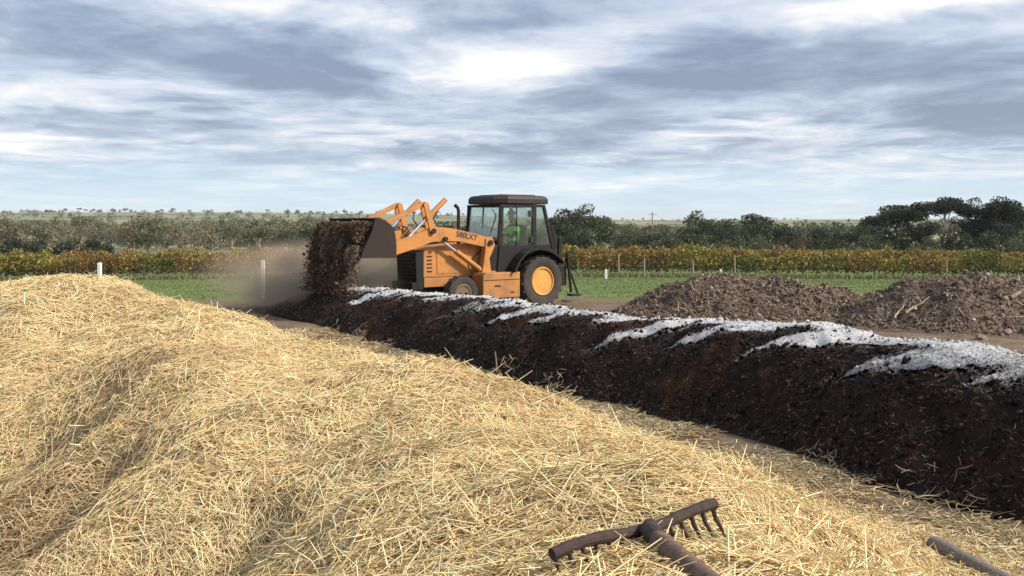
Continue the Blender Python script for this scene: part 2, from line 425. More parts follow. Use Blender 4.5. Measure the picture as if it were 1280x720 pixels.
# ---------------- straw stalks
def dirn(s,t,seed=0):
    return 2.6*fbm(s*.9,t*.9,3,200+seed)+1.4*fbm(s*3,t*3,2,210+seed)
def stalks(P,N,D,L,W,col,bend=.06,stations=3,droop=0):
    """triangular prisms along D, bent; P base centre"""
    n=len(P); B=np.cross(N,D); B/=np.linalg.norm(B,axis=1)[:,None]+1e-9
    N2=np.cross(D,B)
    bx=rng.normal(0,bend,n)*L; bz=rng.normal(0,bend*.5,n)*L
    V=np.zeros((n,stations*3,3)); 
    for i in range(stations):
        u=i/(stations-1)*2-1
        c=P+D*(L*u*.5)[:,None]+B*(bx*(1-u*u))[:,None]+N2*(bz*(1-u*u))[:,None]
        ww=W*(.55+.45*(1-abs(u)))
        for k in range(3):
            a=2*math.pi*k/3+.5
            V[:,i*3+k]=c+(B*math.cos(a)+N2*math.sin(a))*(ww*.5)[:,None]
    F=[]
    for i in range(stations-1):
        for k in range(3): F.append((i*3+k,i*3+(k+1)%3,(i+1)*3+(k+1)%3,(i+1)*3+k))
    F=np.array(F)[None]+np.arange(n)[:,None,None]*stations*3
    return V.reshape(-1,3),F.reshape(-1,4),np.repeat(col,stations*3,axis=0)
def surf_normal(f,x,y,e=.03):
    zx=(f(x+e,y)-f(x-e,y))/(2*e); zy=(f(x,y+e)-f(x,y-e))/(2*e)
    n=np.stack([-zx,-zy,np.ones_like(zx)],1); return n/np.linalg.norm(n,axis=1)[:,None]
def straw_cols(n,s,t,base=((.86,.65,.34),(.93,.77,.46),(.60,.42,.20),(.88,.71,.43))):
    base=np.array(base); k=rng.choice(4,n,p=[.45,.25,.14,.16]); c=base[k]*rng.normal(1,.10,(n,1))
    # random browner straw, more on the left flank: its shade painted into the colour
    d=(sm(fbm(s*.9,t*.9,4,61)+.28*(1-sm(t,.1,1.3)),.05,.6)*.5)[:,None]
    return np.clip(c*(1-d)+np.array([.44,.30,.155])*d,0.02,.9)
def scatter_stalks(name,f,n,s0,s1,t0,t1,pdf,Lr,Wf,lift,tilt,parent=None,label=None,cat=None,spread=.8,cols=straw_cols,zmin=.0,stations=3):
    out=[];tot=0
    while tot<n:
        k=n*3; s=rng.uniform(s0,s1,k);t=rng.uniform(t0,t1,k)
        x=s*UX+t*UY;y=s*UY-t*UX; z=f(x,y)
        keep=(z>zmin)&(rng.random(k)<pdf(s,t,x,y,z)); 
        q=np.stack([s,t,x,y,z],1)[keep]; out.append(q); tot+=len(q)
        if len(q)==0: break
    q=np.concatenate(out)[:n]; s,t,x,y,z=q.T; n=len(q)
    N=surf_normal(f,x,y); a=dirn(s,t)+rng.normal(0,spread,n)+.35; D=np.stack([np.cos(a),np.sin(a),np.zeros(n)],1)
    D=D-N*(D*N).sum(1)[:,None]; D/=np.linalg.norm(D,axis=1)[:,None]
    D=D+N*rng.normal(0,tilt,n)[:,None]; D/=np.linalg.norm(D,axis=1)[:,None]
    L=rng.uniform(*Lr,n)*rng.uniform(.6,1,n); r=np.sqrt(x*x+y*y+(z-2)**2)
    W=Wf(r)*rng.uniform(.6,1.25,n)
    P=np.stack([x,y,z],1)+N*(rng.random(n)*lift)[:,None]
    V,F,c=stalks(P,N,D,L,W,cols(n,s,t),stations=stations)
    me=np_mesh(name,V,F,col=c); o=link(name,me,M['straw'],parent)
    tag(o,label,cat,kind='stuff'); return o
def pdf_near(s,t,x,y,z):
    r=np.sqrt(x*x+y*y+(2-z)**2); front=(y>.3)&(np.abs(x)<y*.75+.8)
    return np.clip((1.6/np.maximum(r,1.1))**1.7,0,1)*np.where(front,1,.05)
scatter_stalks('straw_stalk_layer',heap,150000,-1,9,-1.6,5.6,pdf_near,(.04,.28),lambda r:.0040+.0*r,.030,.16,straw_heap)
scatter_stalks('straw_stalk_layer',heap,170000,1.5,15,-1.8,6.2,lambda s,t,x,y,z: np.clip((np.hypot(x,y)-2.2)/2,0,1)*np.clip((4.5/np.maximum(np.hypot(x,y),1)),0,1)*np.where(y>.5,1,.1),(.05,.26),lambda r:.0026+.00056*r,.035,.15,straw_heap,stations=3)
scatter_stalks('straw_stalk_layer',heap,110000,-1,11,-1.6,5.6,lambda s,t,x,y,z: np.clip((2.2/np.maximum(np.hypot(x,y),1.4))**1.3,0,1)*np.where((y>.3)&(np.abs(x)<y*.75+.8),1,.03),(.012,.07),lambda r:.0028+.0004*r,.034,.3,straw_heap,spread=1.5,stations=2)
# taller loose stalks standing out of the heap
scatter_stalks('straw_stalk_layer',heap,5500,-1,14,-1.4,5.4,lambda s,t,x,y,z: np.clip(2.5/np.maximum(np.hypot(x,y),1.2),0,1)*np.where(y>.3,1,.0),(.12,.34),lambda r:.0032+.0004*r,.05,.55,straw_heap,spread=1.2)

# ============================================================ dark compost windrow
def bt_(s): return 6.3+.10*np.sin(s*1.1)+.1*fbm(s*1.1,s*0,2,31)
def lime_mask(s,t):
    H=np.interp(s,[-3,2,5,7,9,12,16,19,20.6,21.6],[1.0,1.0,1.0,.95,.86,.83,.80,.66,.40,0]); w_=1.15+.25*(H-.6)
    q=(bt_(s)+w_)-t                       # + = towards the camera side
    sk=s-1.5*np.maximum(q,0)              # streaks run down and along the row
    fine=fbm(sk*5,q*1.0,3,305); ph=sk/1.15+.55*fbm(sk*.6,sk*0,2,302); k_=np.floor(ph); p=ph-k_
    amp=vnoise(k_*7.3,k_*0,303)
    L=.27+(.16+.55*amp)*p**1.5*(1-sm(p,.9,1.0))+.10*fine
    L=L+.34*(1-sm(s,2.0,6))
    m_=(1-sm(q,L-.26,L+.12))*(.80+.20*p)
    m_=m_*sm(q,-.75,-.35)
    m_=m_*(.40+.60*np.maximum(sm(fbm(sk*3.4,q*.6,5,311,.7),-.30,.10),1-sm(q,.08,.25)))
    m_=m_*(1-sm(s,18.6,19.8))
    m_=m_*(.52+.48*sm(s,2.8,6.0))+0
    return np.clip(m_*.92,0,1)
def rust_mask(s,t): return sm(fbm(s*1.1,t*1.6,5,401,.65),.15,.65)*.8
m,g,b=mat('compost'); P=g.n('ShaderNodeTexCoord').outputs['Object']
at=g.n('ShaderNodeAttribute'); at.attribute_name='lime'; at2=g.n('ShaderNodeAttribute'); at2.attribute_name='rust'
n1_=g.noise(P,7,6,.7); n2_=g.noise(P,45,5,.7); n3_=g.noise(P,160,3,.6)
soil=g.ramp(g.m('ADD',g.m('MULTIPLY',n1_,.5),g.m('MULTIPLY',n2_,.5)),[(.34,(.007,.005,.0045)),(.5,(.020,.0135,.0115)),(.62,(.042,.028,.023)),(.75,(.085,.058,.044))])
rust=g.ramp(n2_,[(.3,(.035,.014,.008)),(.7,(.14,.052,.022))])
soil=g.mix(g.m('MULTIPLY',at2.outputs['Fac'],.8),soil,rust)
lm=g.m('ADD',at.outputs['Fac'],g.m('ADD',g.m('MULTIPLY',g.m('SUBTRACT',n2_,.5),1.5),g.m('MULTIPLY',g.m('SUBTRACT',n3_,.5),.9)))
lm=g.ramp(lm,[(.18,0),(.42,.28),(.64,.80),(.86,1)])
lm=g.m('MULTIPLY',lm,g.m('GREATER_THAN',at.outputs['Fac'],.02))
lime=g.ramp(g.m('MULTIPLY_ADD',n2_,.5,g.m('MULTIPLY',n1_,.5)),[(.3,(.34,.34,.35)),(.55,(.62,.62,.62)),(.7,(.76,.76,.75))])
setb(g,b,g.mix(lm,soil,lime),.9,0,.12); bump(g,b,g.m('ADD',g.m('MULTIPLY',n2_,.7),g.m('ADD',n1_,g.m('MULTIPLY',n3_,.25))),.9,.03); M['compost']=m
thr=.30
row=make_grid('compost_windrow',dark,(-6,23,5.9,9.0),.035,M['compost'],{'lime':lime_mask,'rust':rust_mask},facefilter=lambda s,t:(lime_mask(s,t)<=thr).astype(float))
tag(row,'long black compost row with lime powder along its crest','compost pile')
make_grid('lime_powder',dark,(-6,23,5.9,9.0),.035,M['compost'],{'lime':lime_mask,'rust':rust_mask},parent=row,facefilter=lambda s,t:1-(lime_mask(s,t)<=thr).astype(float))

# clods: little rough lumps merged into a layer
_ico=bmesh.new(); bmesh.ops.create_icosphere(_ico,subdivisions=1,radius=1); _ico.verts.ensure_lookup_table()
IV=np.array([v.co[:] for v in _ico.verts]); IF=np.array([[v.index for v in f.verts] for f in _ico.faces]); _ico.free()
def clods(P,S,col):
    n=len(P); q=rng.normal(size=(n,3,3)); Q,_=np.linalg.qr(q)
    jit=rng.uniform(.45,1.5,(n,len(IV),1)); sc=S[:,None,None]*rng.uniform(.45,1.0,(n,1,3))
    V=(IV[None]*jit*sc)@Q+P[:,None,:]
    F=IF[None]+np.arange(n)[:,None,None]*len(IV)
    c=np.repeat(col,len(IV),axis=0)
    return V.reshape(-1,3),F.reshape(-1,3),c
M['clod']=m_attr('clod',.95,0,25,.1)
def scatter_clods(name,f,n,box,pdf,sz,colf,parent,label=None,cat=None,xy=False,sink=.3):
    out=[];tot=0
    for _ in range(40):
        k=n*2; a=rng.uniform(box[0],box[1],k);c=rng.uniform(box[2],box[3],k)
        x,y=(a,c) if xy else (a*UX+c*UY,a*UY-c*UX); z=f(x,y)
        keep=(z>.01)&(rng.random(k)<pdf(a,c,x,y,z)); out.append(np.stack([a,c,x,y,z],1)[keep]); tot+=keep.sum()
        if tot>=n: break
    q=np.concatenate(out)[:n]; a,c,x,y,z=q.T; n=len(q)
    S=sz[0]*(1+rng.pareto(2.6,n)).clip(1,sz[1]/sz[0]); 
    P=np.stack([x,y,z+S*(.5-sink)],1)
    V,F,cc=clods(P,S,colf(a,c,n)); me=np_mesh(name,V,F,col=cc); o=link(name,me,M['clod'],parent); tag(o,label,cat,kind='stuff'); return o
def dcol(s,t,n):
    c=np.array([.026,.0175,.0135])*rng.lognormal(0,.75,(n,1)).clip(.2,5); r=(rust_mask(s,t)*rng.random(n))[:,None]
    c=c*(1-r)+np.array([.10,.04,.018])*r
    l=((lime_mask(s,t)>.45)&(rng.random(n)<.85))[:,None]
    return np.where(l,np.array([.55,.55,.56])*rng.uniform(.6,1.1,(n,1)),c).clip(0,.88)
scatter_clods('compost_clumps',dark,1500,(-2,21.5,5.9,8.0),lambda s,t,x,y,z:np.where((y>2)&(fbm(s*1.5,t*1.5,2,17)>-.1)&(z<.85),1,0),(.016,.05),lambda s,t,n:np.array([.034,.022,.016])*rng.lognormal(0,.4,(n,1)),row,sink=.55)
scatter_clods('compost_crumbs',dark,42000,(-2,21.5,5.9,8.3),lambda s,t,x,y,z:np.clip(7/np.hypot(x,y),0,1)*np.where(y>2,1,.1)*np.where(lime_mask(s,t)>.4,.25,1),(.007,.034),dcol,row)
def greycols(n,s,t): return np.array([.26,.21,.155])*rng.lognormal(0,.5,(n,1)).clip(.3,2.6)
scatter_stalks('straw_bits',dark,5200,-1,21,5.9,8.2,lambda s,t,x,y,z:np.clip(6/np.hypot(x,y),0,1)*(.12+np.clip((.60-z)/.5,0,1)**2),(.015,.085),lambda r:.0016+.00022*r,.008,.12,row,spread=1.5,cols=greycols)
# straw littering the strip of ground between the two rows
def gz(x,y): return np.maximum(np.maximum(terr(x,y)+ground_detail(x,y),heap(x,y)),dark(x,y))+.04
def littercol(n,s,t):
    c=straw_cols(n,s,t); k=rng.random((n,1))<.35+.5*sm(t,5.2,6.0)[:,None]; return np.where(k,c*np.array([.48,.48,.52]),c)
scatter_stalks('scattered_straw',lambda x,y:gz(x,y)-.03,85000,-2,17,4.2,7.0,
    lambda s,t,x,y,z:np.clip(5/np.hypot(x,y),0,1)*np.exp(-((t-5.5)/np.where(t>5.5,.55,.8))**2)*np.clip(.55+1.1*fbm(s*1.3,t*1.3,3,71),.1,1)*(y>1)*(t<6.30+.12*np.sin(s*5)),(.05,.24),lambda r:.0035+.0006*r,.03,.16,None,
    'loose straw scattered on the ground between straw heap and compost row','straw',spread=1.3,cols=littercol,zmin=-1)
# ============================================================ brown mulch mounds
m,g,b=mat('mulch'); P=g.n('ShaderNodeTexCoord').outputs['Object']
n1_=g.noise(P,2.2,6,.7); n2_=g.noise(P,16,5,.7)
c=g.ramp(g.m('ADD',g.m('MULTIPLY',n1_,.5),g.m('MULTIPLY',n2_,.5)),[(.34,(.055,.039,.029)),(.48,(.130,.094,.070)),(.6,(.19,.145,.11)),(.74,(.26,.195,.145))])
setb(g,b,c,.95,0,.1); bump(g,b,g.m('ADD',g.m('MULTIPLY',n2_,.8),n1_),1.0,.06); M['mulch']=m
def make_xy(name,func,x0,x1,y0,y1,ds,mat_,parent=None):
    X,Y=np.meshgrid(np.arange(x0,x1,ds),np.arange(y0,y1,ds),indexing='ij'); Z=func(X,Y)
    idx=np.arange(X.size).reshape(X.shape)
    F=np.stack([idx[:-1,:-1],idx[1:,:-1],idx[1:,1:],idx[:-1,1:]],-1).reshape(-1,4)
    F=F[(Z.ravel()[F]>-.06).any(1)]; u=np.unique(F); rm=-np.ones(X.size,int); rm[u]=np.arange(len(u))
    me=np_mesh(name,np.stack([X.ravel(),Y.ravel(),Z.ravel()],1)[u],rm[F],smooth=True)
    if me.polygons[0].normal.z<0: me.flip_normals()
    return link(name,me,mat_,parent)
ALL=list(MND)
def mound_of(sel):
    def f(x,y):
        h=np.zeros_like(np.asarray(x,float))
        for k in sel:
            cx,cy,rx,ry,a=ALL[k]; h=h+a*np.exp(-(((x-cx)/rx)**2+((y-cy)/ry)**2)*1.1)
        h=1.10*(1-np.exp(-h*1.3)); e=np.clip(h/.35,0,1)
        rid=1-2*np.abs(fbm(x*2.3,y*2.3,4,37,.6))
        return h+e*(.22*fbm(x*1.5,y*1.5,5,3,.6)+.08*rid+.04*fbm(x*7,y*7,2,39))-.10
    return f
def mcol(a,c,n): 
    k=rng.random((n,1)); return np.where(k<.13,np.array([.32,.25,.18]),np.array([.14,.102,.077]))*rng.lognormal(0,.4,(n,1)).clip(.3,2.2)
def mstick(n,s,t): return np.array([.30,.22,.16])*rng.lognormal(0,.35,(n,1)).clip(.4,2)
for sel,box,lab in (([0,1,2],(1.2,9.4,17.4,24),'low brown heap of clumpy mulch just behind the lime dusted row, nearer the loader'),
                    ([3,4,5,6],(6.2,17.5,15.4,22),'brown heap of mulch full of bark chips and broken sticks at the right edge')):
    f=mound_of(sel); md=make_xy('mulch_heap',f,*box,.05,M['mulch']); tag(md,lab,'mulch heap','brown mulch heaps beyond the row')
    scatter_clods('mulch_lumps',f,20000,box,lambda a,c,x,y,z:np.where(z>.03,1,0),(.013,.055),mcol,md,xy=True,sink=.25)
    def fxy(x,y,f=f): return f(x,y)
    q=[]; n=2600
    x=rng.uniform(box[0],box[1],n*4);y=rng.uniform(box[2],box[3],n*4);z=f(x,y);k=z>.03;x,y,z=x[k][:n],y[k][:n],z[k][:n];n=len(x)
    N=surf_normal(f,x,y,.08);a=rng.uniform(0,6.28,n);D=np.stack([np.cos(a),np.sin(a),np.zeros(n)],1);D-=N*(D*N).sum(1)[:,None];D+=N*rng.normal(0,.3,n)[:,None];D/=np.linalg.norm(D,axis=1)[:,None]
    V,F,c=stalks(np.stack([x,y,z],1)+N*.02,N,D,rng.uniform(.08,.32,n),rng.uniform(.007,.02,n),mstick(n,0,0))
    tag(link('mulch_chips',np_mesh('mulch_chips',V,F,col=c),M['straw'],md),kind='stuff')

allf=mound_of([0,1,2,3,4,5,6])
def at_px(px,py,f,d0=.9,d1=40,lift=0):
    """where the line of sight through a photo point meets a surface: used once to measure where things stand"""
    ds=np.linspace(d0,d1,8000);x=ds*(px-640)/1150;z=2-(py-280)/1150*ds
    s=f(x,ds)+lift; i=int(np.argmax(s>=z)); return Vector((x[i],ds[i],z[i]))
def branch(p0,p1,r,name,lab,mat_,grp=None):
    p0=Vector(p0);p1=Vector(p1); n=7; pts=[]
    for i in range(n):
        u=i/(n-1); q=p0.lerp(p1,u); q+=Vector([random.uniform(-1,1)*.03*(p1-p0).length for _ in range(3)]) if 0<i<n-1 else Vector(); pts.append(q)
    mb=MB(); mb.tube(pts,[r*(1-.6*i/(n-1)) for i in range(n)],8)
    mid=pts[3]; d=(p1-p0).normalized(); sd=Vector((d.y,-d.x,.6)).normalized()
    mb.tube([mid,mid+d*.18*(p1-p0).length+sd*.12*(p1-p0).length],[r*.55,r*.15],6)
    o=mb.build(name,mat_,None,True); tag(o,lab,'branch',grp); return o
M['stick']=m_flat('dry_stick',(.29,.215,.15),.85,0,.3,14)
fm=lambda x,y: allf(x,y)
for (a,b_,r,lab) in (((1132,391),(1162,374),.024,'long pale broken branch leaning on the face of the right mulch heap'),
                    ((1118,398),(1130,384),.025,'short forked stick just left of the long pale branch on the mulch'),
                    ((1264,372),(1284,362),.04,'dark stick poking out of the mulch heap at the right edge of the photo'),
                    ((1180,366),(1190,378),.022,'small stick near the top of the right mulch heap')):
    branch(at_px(*a,fm,10,30,.05),at_px(*b_,fm,10,30,.07)+Vector((0,0,.05)),r,'branch',lab,M['stick'],'sticks on the mulch heaps')
# earth lumps at the toe of the right heap
def lump(loc,r,name,lab,mat_,cat='rock',sub=3,seed=0):
    bm=bmesh.new(); bmesh.ops.create_icosphere(bm,subdivisions=sub,radius=r)
    for v in bm.verts:
        n=float(fbm(np.array([v.co.x/r*1.3+seed+v.co.z/r]),np.array([v.co.y/r*1.3-v.co.z/r*.7]),3,seed)[0]); v.co*=(1+1.3*n); v.co.z*=.72
    me=bpy.data.meshes.new(name); bm.to_mesh(me); bm.free(); o=link(name,me,mat_,None,True); o.location=loc; tag(o,lab,cat); return o
M['paleclay']=m_flat('pale_clay',(.21,.14,.10),.95,0,.3,9,.6)
p=at_px(1254,418,lambda x,y:np.maximum(allf(x,y),0),8,30); lump(p,.12,'clay_lump','large pinkish clay lump at the foot of the right mulch heap',M['paleclay'],'clay lump',3,4)
p=at_px(1225,424,lambda x,y:np.maximum(allf(x,y),0),8,30); lump(p,.09,'clay_lump','small flat clay lump left of the large pinkish one',M['paleclay'],'clay lump',3,9)

# ============================================================ backhoe loader
T=empty('backhoe_loader',(.28,23.05,0),R(216)); tag(T,'orange backhoe loader with black cab tipping compost from its raised bucket','loader')
T['label']='orange backhoe loader with black cab tipping its raised front bucket'
O,K=M['orange'],M['black']
# chassis and hood
MB().box((1.35,0,.60),(3.7,.55,.32),bev=.02).box((2.39,0,.44),(.22,1.45,.20),bev=.03).box((.15,0,.60),(.42,1.30,.42),bev=.04).build('chassis',K,T)
MB().prism([(1.25,.78),(3.13,.78),(3.13,1.40),(2.9,1.47),(1.25,1.62)],-.42,.42,.035).build('hood',O,T)
MB().prism([(1.9,.56),(3.13,.56),(3.13,.772),(1.9,.772)],-.445,.445,.02).build('hood_skirt',O,T)
gr=MB(); gr.prism([(3.135,.50),(3.32,.50),(3.36,1.36),(3.28,1.41),(3.135,1.41)],-.44,.44,.03); go=gr.build('grille',K,T)
gs=MB()
for i in range(9): gs.box((3.352+.002*i,0,.62+.082*i),(.016,.74,.024))
gs.build('grille_bars',M['hose'],go)
for sy in (-1,1): MB().prism([(1.95,.86),(2.78,.86),(2.78,1.36),(1.95,1.42)],sy*.424,sy*.434,.004).build('side_panel',M['orange'],T)
for sy in (-1,1):
    sm_=MB()
    for i in range(5): sm_.box((2.98,sy*.426,.92+.085*i),(.13,.014,.03))
    sm_.build('vent_slots',M['hose'],T)
MB().box((3.40,0,.55),(.12,.95,.26),bev=.02).build('front_weight',K,T)
for sy in (-1,1):
    MB().prism([(.80,.27),(1.85,.27),(1.85,.80),(1.78,.87),(.80,.87)],sy*.46 if sy>0 else -.95,sy*.95 if sy>0 else -.46,.025).build('step_box',O,T)
    st_=MB(); st_.box((1.32,sy*.956,.70),(1.0,.012,.012)); st_.box((1.02,sy*.957,.40),(.10,.012,.03)); st_.box((1.45,sy*.957,.56),(.16,.012,.035)); st_.build('box_trim',M['decal'],T)
def tread(c,R0,wid,n,hgt,mb,sgn):
    for k in range(n):
        for side in (-1,1):
            t=2*math.pi*(k+(.5 if side>0 else 0))/n
            rot=Matrix.Rotation(-t,3,'Y')
            rad=Vector((math.cos(t),0,math.sin(t)));
            cc=Vector(c)+rad*(R0+hgt*.35)+Vector((0,side*wid*.24,0))
            rr_=Matrix.Rotation(-t,3,'Y')@Matrix.Rotation(side*R(35)*sgn,3,'X')
            mb.box(cc,(hgt,wid*.52,R0*.085),rr_)
def wheel(ax,r,y,wd,rimr,name,nl,dish,rmat='rim'):
    s=1 if y>0 else -1
    h=wd/2
    mb=MB(); mb.lathe((ax,y,r),[(rimr,-h*.78),(rimr+.03,-h*.9),(r*.80,-h),(r*.93,-h*.93),(r*.965,-h*.6),(r*.97,0),(r*.965,h*.6),(r*.93,h*.93),(r*.80,h),(rimr+.03,h*.9),(rimr,h*.78)],48)
    tread((ax,y,r),r*.965,wd,nl,r*.045,mb,1)
    wroot=mb.build(name,M['rubber'],T,True)
    rm=MB(); a=s
    rm.lathe((ax,y,r),[(rimr+.012,s*h*.80),(rimr-.01,s*h*.95),(rimr-.035,s*h*.92),(rimr-.05,s*h*.45),(rimr*.62,s*h*dish),(rimr*.45,s*h*dish),(rimr*.43,s*h*(dish+.22)),(rimr*.40,s*h*(dish+.35)),(.001,s*h*(dish+.38))],40)
    for k in range(8):
        t=2*math.pi*k/8; rm.lathe((ax+math.cos(t)*rimr*.52,y+s*h*(dish+.02),r+math.sin(t)*rimr*.52),[(.014,0),(.014,s*.03),(.001,s*.032)],6)
    rm.build('rim',M[rmat],wroot,True)
    return wroot
wheel(.15,.62,.80,.44,.34,'wheel',19,.15); wheel(.15,.62,-.80,.44,.34,'wheel',19,.15)
wheel(2.39,.415,.82,.27,.215,'wheel',14,.3,'dullrim'); wheel(2.39,.415,-.82,.27,.215,'wheel',14,.3,'dullrim')
# fenders: curved sheet over each rear wheel
for sy in (-1,1):
    mb=MB(); y0,y1=(sy*.60,sy*1.06)
    outer=[];inner=[]
    pts=[(1.03,.87),(.98,1.0),(.86,1.18),(.70,1.32),(.50,1.405),(.28,1.43),(.05,1.40),(-.18,1.32),(-.38,1.19),(-.50,1.06)]
    cx,cz=.2,.62
    inn=[]
    for (a,z) in pts:
        d=Vector((a-cx,0,z-cz)).normalized(); inn.append((a-d.x*.05,z-d.z*.05))
    poly=pts+inn[::-1]
    mb.prism(poly,min(y0,y1),max(y0,y1)); mb.build('fender',K,T)
    MB().prism([(.95,.95),(.86,1.13),(.70,1.27),(.50,1.355),(.28,1.38),(.05,1.35),(-.18,1.27),(-.38,1.14),(-.46,1.0),(-.46,.75),(.95,.75)],sy*.575-.01,sy*.575+.01).build('inner_fender',K,T)
# cab
cab=MB()
for sy in (-1,1):
    y0,y1=(.66,.72) if sy>0 else (-.72,-.66)
    cab.prism([(1.17,1.52),(1.27,1.52),(1.20,2.47),(1.10,2.47)],y0,y1,.008)      # front pillar
    cab.prism([(.13,1.44),(.25,1.44),(.25,2.47),(.13,2.47)],y0,y1,.008)         # middle pillar
    cab.prism([(-.44,1.40),(-.36,1.40),(-.06,2.47),(-.14,2.47)],y0,y1,.008)     # rear pillar
    cab.box((.71,sy*.69,2.44),(1.0,.055,.06)); cab.box((.05,sy*.69,2.44),(.3,.055,.06))
cab.box((1.15,0,2.44),(.07,1.32,.06)); cab.box((1.235,0,1.56),(.07,1.32,.09)); cab.box((-.10,0,2.44),(.07,1.32,.06)); cab.box((-.41,0,1.44),(.07,1.32,.08))
cab.build('cab_frame',K,T)
MB().prism([(.95,.90),(1.45,.90),(1.50,1.20),(1.33,1.52),(-.42,1.50),(-.42,1.30),(.45,1.30),(.75,1.15)],-.70,.70,.02).build('cab_body',K,T)
MB().prism([(.42,.88),(1.30,.88),(1.24,1.48),(.20,1.48),(.20,1.44),(.55,1.40),(.80,1.24),(.95,1.04)],.705,.735,.006).build('door_panel',K,T)
bm=bmesh.new(); fo_=[(-.24,.70),(-.18,.76),(1.02,.76),(1.30,.52),(1.30,-.52),(1.02,-.76),(-.18,-.76),(-.24,-.70)]
lv=[(2.485,.97),(2.50,1.0),(2.60,1.0),(2.665,.95),(2.69,.86)]; rg=[]
for z,k in lv: rg.append([bm.verts.new((.5+(a-.5)*k,b_*k,z)) for a,b_ in fo_])
for r1,r2_ in zip(rg,rg[1:]):
    for i in range(8): bm.faces.new((r1[i],r1[(i+1)%8],r2_[(i+1)%8],r2_[i]))
bm.faces.new(rg[0][::-1]); bm.faces.new(rg[-1]); bmesh.ops.recalc_face_normals(bm,faces=bm.faces)
me=bpy.data.meshes.new('cab_roof'); bm.to_mesh(me); bm.free(); link('cab_roof',me,M['roofp'],T)
rt=MB(); rt.box((.5,0,2.70),(1.0,1.0,.03),bev=.012); rt.build('roof_panel',M['roofp'],T)
lp=MB()
for sy in (-.62,.62): MB().box((1.27,sy*.6,2.55),(.07,.16,.09),bev=.015).build('work_light',M['hose'],T)
def pane(name,pts):
    me=bpy.data.meshes.new(name); bm=bmesh.new(); fs=bm.faces.new([bm.verts.new(p) for p in pts]); bm.normal_update()
    n=fs.normal.copy(); r=bmesh.ops.extrude_face_region(bm,geom=[fs]); bmesh.ops.translate(bm,verts=[v for v in r['geom'] if isinstance(v,bmesh.types.BMVert)],vec=n*.006)
    bmesh.ops.recalc_face_normals(bm,faces=bm.faces); bm.to_mesh(me); bm.free(); return link(name,me,M['glass'],T)
for sy in (-1,1):
    y=sy*.69
    pane('side_window',[(1.165,y,1.50),(.255,y,1.50),(.255,y,2.41),(1.10,y,2.41)])
    pane('quarter_window',[(.125,y,1.46),(-.35,y,1.46),(-.085,y,2.41),(.125,y,2.41)])
pane('windscreen',[(1.235,-.655,1.61),(1.235,.655,1.61),(1.165,.655,2.41),(1.165,-.655,2.41)])
pane('rear_window',[(-.385,.655,1.48),(-.385,-.655,1.48),(-.105,-.655,2.41),(-.105,.655,2.41)])
MB().tube([(.72,.712,1.5),(.72,.712,2.41)],.014,6).build('window_bar',K,T)
MB().tube([(1.21,-.05,1.61),(1.17,-.05,2.41)],.018,6).build('window_bar',K,T)
MB().tube([(1.22,.30,1.72),(1.20,.52,2.2)],.01,6).tube([(1.20,.52,2.2),(1.20,.35,2.36)],.008,6).build('wiper',M['hose'],T)
hd=MB(); hd.box((.30,.74,1.62),(.06,.04,.16),bev=.008); hd.build('door_handle',M['hose'],T)
mi=MB(); mi.tube([(1.2,.70,2.2),(1.32,.86,2.22)],.012,6).box((1.33,.90,2.12),(.03,.14,.24),bev=.01); mi.build('mirror',M['hose'],T)
MB().box((.33,.735,2.25),(.10,.05,.16),bev=.015).build('door_latch',M['hose'],T)
# inside the cab
st_=MB(); st_.box((.36,0,1.32),(.50,.50,.14),bev=.04); st_.box((.10,0,1.68),(.12,.46,.62),bev=.05); st_.build('seat',M['hose'],T)
sw=MB(); ring=[(.86+.0+.06*math.sin(t)*1.0,.19*math.cos(t),1.72+.18*math.sin(t)) for t in np.linspace(0,2*math.pi,20)]; sw.tube(ring,.014,6,cap=False); sw.tube([(.86,0,1.72),(1.12,0,1.30)],.03,8); sw.tube([(.86,-.18,1.72),(.86,.18,1.72)],.012,6); sw.build('steering_wheel',M['hose'],T)
# exhaust
MB().tube([(2.10,.28,1.50),(2.10,.28,1.78),(2.10,.28,2.30),(2.12,.28,2.38),(2.20,.28,2.44)],[.045,.045,.04,.04,.045],12).build('exhaust_pipe',M['steel'],T)
